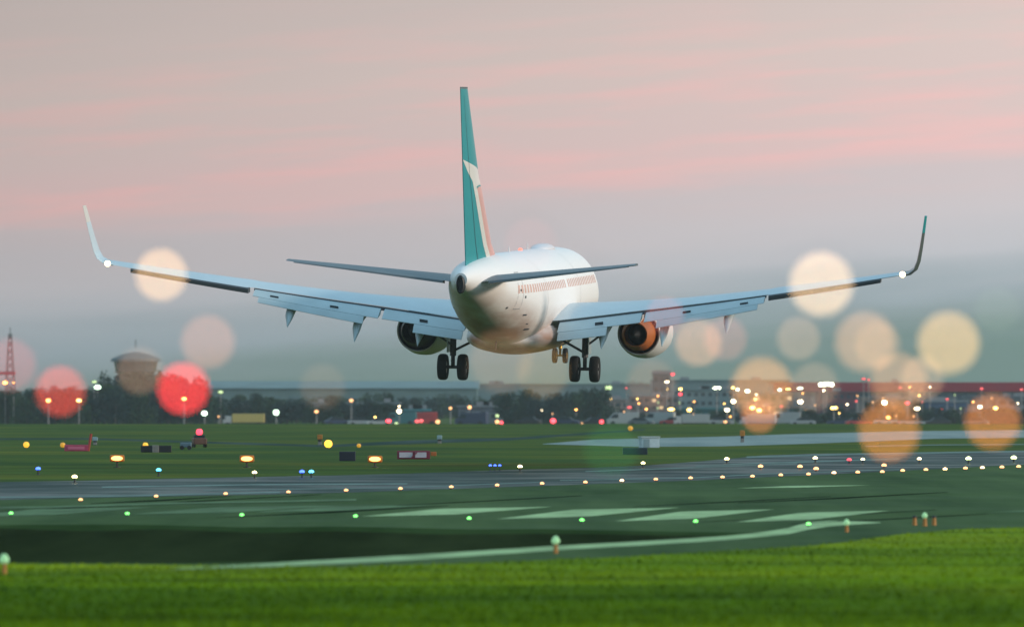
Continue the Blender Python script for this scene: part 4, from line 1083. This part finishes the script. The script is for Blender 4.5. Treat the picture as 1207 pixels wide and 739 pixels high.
# ------------------------------------------------------------------ bulbs, cables and poles added close to the camera to make the blur discs
bulbs = [ # px, py, disc radius px, tint, brightness, label
 (190, 324, 30, (1.0, .62, .30), .42, 'cream glowing bulb, a pale disc over the left wing'), (245, 403, 31, (1.0, .42, .24), .20, 'peach glowing bulb, a dim disc above the red one'),
 (216, 458, 30, (1.0, .035, .035), .72, 'bright red glowing bulb over the dark trees'), (71, 461, 29, (1.0, .08, .04), .38, 'dull orange red bulb over the dark trees'), (12, 430, 30, (1.0, .16, .14), .16, 'dim pink bulb beside the lattice mast'),
 (165, 437, 27, (1.0, .55, .32), .11, 'faint peach bulb over the round tower'), (625, 288, 30, (1.0, .40, .38), .06, 'very faint pink bulb above the cabin roof'), (968, 335, 37, (1.0, .66, .36), .50, 'large cream bulb on the right wing'),
 (823, 404, 27, (1.0, .50, .24), .26, 'peach bulb right of the brown engine'), (855, 399, 25, (1.0, .38, .28), .14, 'dim pink bulb below the right wing'), (941, 399, 25, (1.0, .62, .38), .15, 'dim yellowish bulb under the large cream one'),
 (1020, 403, 35, (1.0, .52, .26), .28, 'pale pink bulb left of the brightest ring of bulbs'), (1034, 406, 27, (1.0, .60, .30), .12, 'smaller cream bulb overlapping the pale pink one'), (1118, 404, 36, (1.0, .60, .22), .42, 'cream yellow bulb, rightmost of the upper row'),
 (898, 457, 35, (1.0, .46, .13), .36, 'warm cream bulb at the left end of the red roof'), (1060, 450, 33, (1.0, .48, .20), .26, 'cream bulb before the red roof'), (1087, 446, 25, (1.0, .60, .34), .16, 'small cream bulb before the red roof'),
 (1048, 508, 35, (1.0, .34, .05), .34, 'orange bulb over the pale taxiway'), (1170, 497, 32, (1.0, .32, .05), .34, 'deep orange bulb near the right border'), (960, 455, 27, (1.0, .62, .36), .12, 'dim cream bulb beside the floodlights'),
 (590, 425, 36, (1.0, .55, .30), .09, 'faint peach bulb between the main wheels'), (768, 452, 28, (1.0, .50, .28), .08, 'faint peach bulb under the brown engine'),
 (380, 455, 26, (1.0, .66, .40), .05, 'very faint bulb over the teal hangar'), (720, 530, 31, (.12, 1.0, .30), .025, 'faint green bulb over the dark cabinet'), (640, 438, 30, (1.0, .58, .18), .09, 'faint peach bulb under the nose wheels'),
 (784, 372, 22, (1.0, .25, .20), .12, 'dim red bulb on the right flap'), (1175, 365, 26, (.80, 1.0, .70), .03, 'very faint greenish bulb near the right border'), (895, 490, 20, (1.0, .30, .10), .25, 'small orange bulb under the warm cream one')]
RB = 0.0160
sockm = mat('bulb_socket', (.03, .03, .03), .6)
pos = []
for i, (px, py, r, col, br, lab) in enumerate(bulbs):
    d = 1 / (r / (FPX * .08) + 1 / 303.0)
    p = P(px, py, d)
    o = empty('blur_disc_bulb', p, 0, lab, 'light bulb', 'bulbs added close to the camera for the blur discs')
    k = br / ((RB / .08) ** 2)
    g_ = MB().ball((0, 0, 0), RB, 16, 1.0).build('bulb_glass', emat('bulb_%d' % i, col, k), o, smooth=True)
    MB().lathe([(RB * .95, .0045), (RB + .012, .0055), (RB + .018, .003), (RB + .03, .0012)], n=10, cap=True).build('socket', sockm, o, smooth=True)
    pos.append((p + Vector((0, 0, RB + .029)), py))
tiers = [[], [], [], []]
for p, py in pos:
    tiers[0 if py < 380 else 1 if py < 422 else 2 if py < 475 else 3].append(p)
for i, t in enumerate(tiers):
    t.sort(key=lambda v: v.x)
    z = sum(v.z for v in t) / len(t)
    pts = [Vector((-2.9, 20.6, z + .05))] + t + [Vector((2.9, 20.6, z + .05))]
    full = []
    for a, c in zip(pts, pts[1:]):
        for k in range(6):
            u = k / 6; q = a.lerp(c, u); q.z -= .012 * 4 * u * (1 - u) * min(1, (c - a).length); full.append(q)
    full.append(pts[-1])
    tag(MB().tube(full, .0012, 5).build('string_cable', sockm), 'thin black bulb cable, %s of four counted from the top' % ORD[i], 'cable', 'added cables carrying the bulbs')
for s_ in (-1, 1):
    tag(MB().tube([(s_ * 2.9, 20.6, 0), (s_ * 2.9, 20.6, 4.0)], .03, 12).build('cable_pole', metal_grey), 'steel pole holding the %s ends of the bulb cables' % ('left' if s_ < 0 else 'right'), 'pole', 'added poles holding the cables')

# ------------------------------------------------------------------ evening haze over the airfield
HAZE = True
if HAZE:
    hm = bpy.data.materials.new('haze'); hm.use_nodes = True
    t = hm.node_tree; t.nodes.clear()
    pv = N(t, 'ShaderNodeVolumePrincipled'); pv.inputs['Color'].default_value = (.80, .95, .96, 1); pv.inputs['Density'].default_value = .00009; pv.inputs['Anisotropy'].default_value = 0.2
    ou = N(t, 'ShaderNodeOutputMaterial'); t.links.new(pv.outputs[0], ou.inputs['Volume'])
    MBh = MB().box((0, 1970, 15.5), (3100, 4100, 40)).build('haze', hm)
    tag(MBh, 'thin evening haze over the airfield', 'haze', kind='stuff')
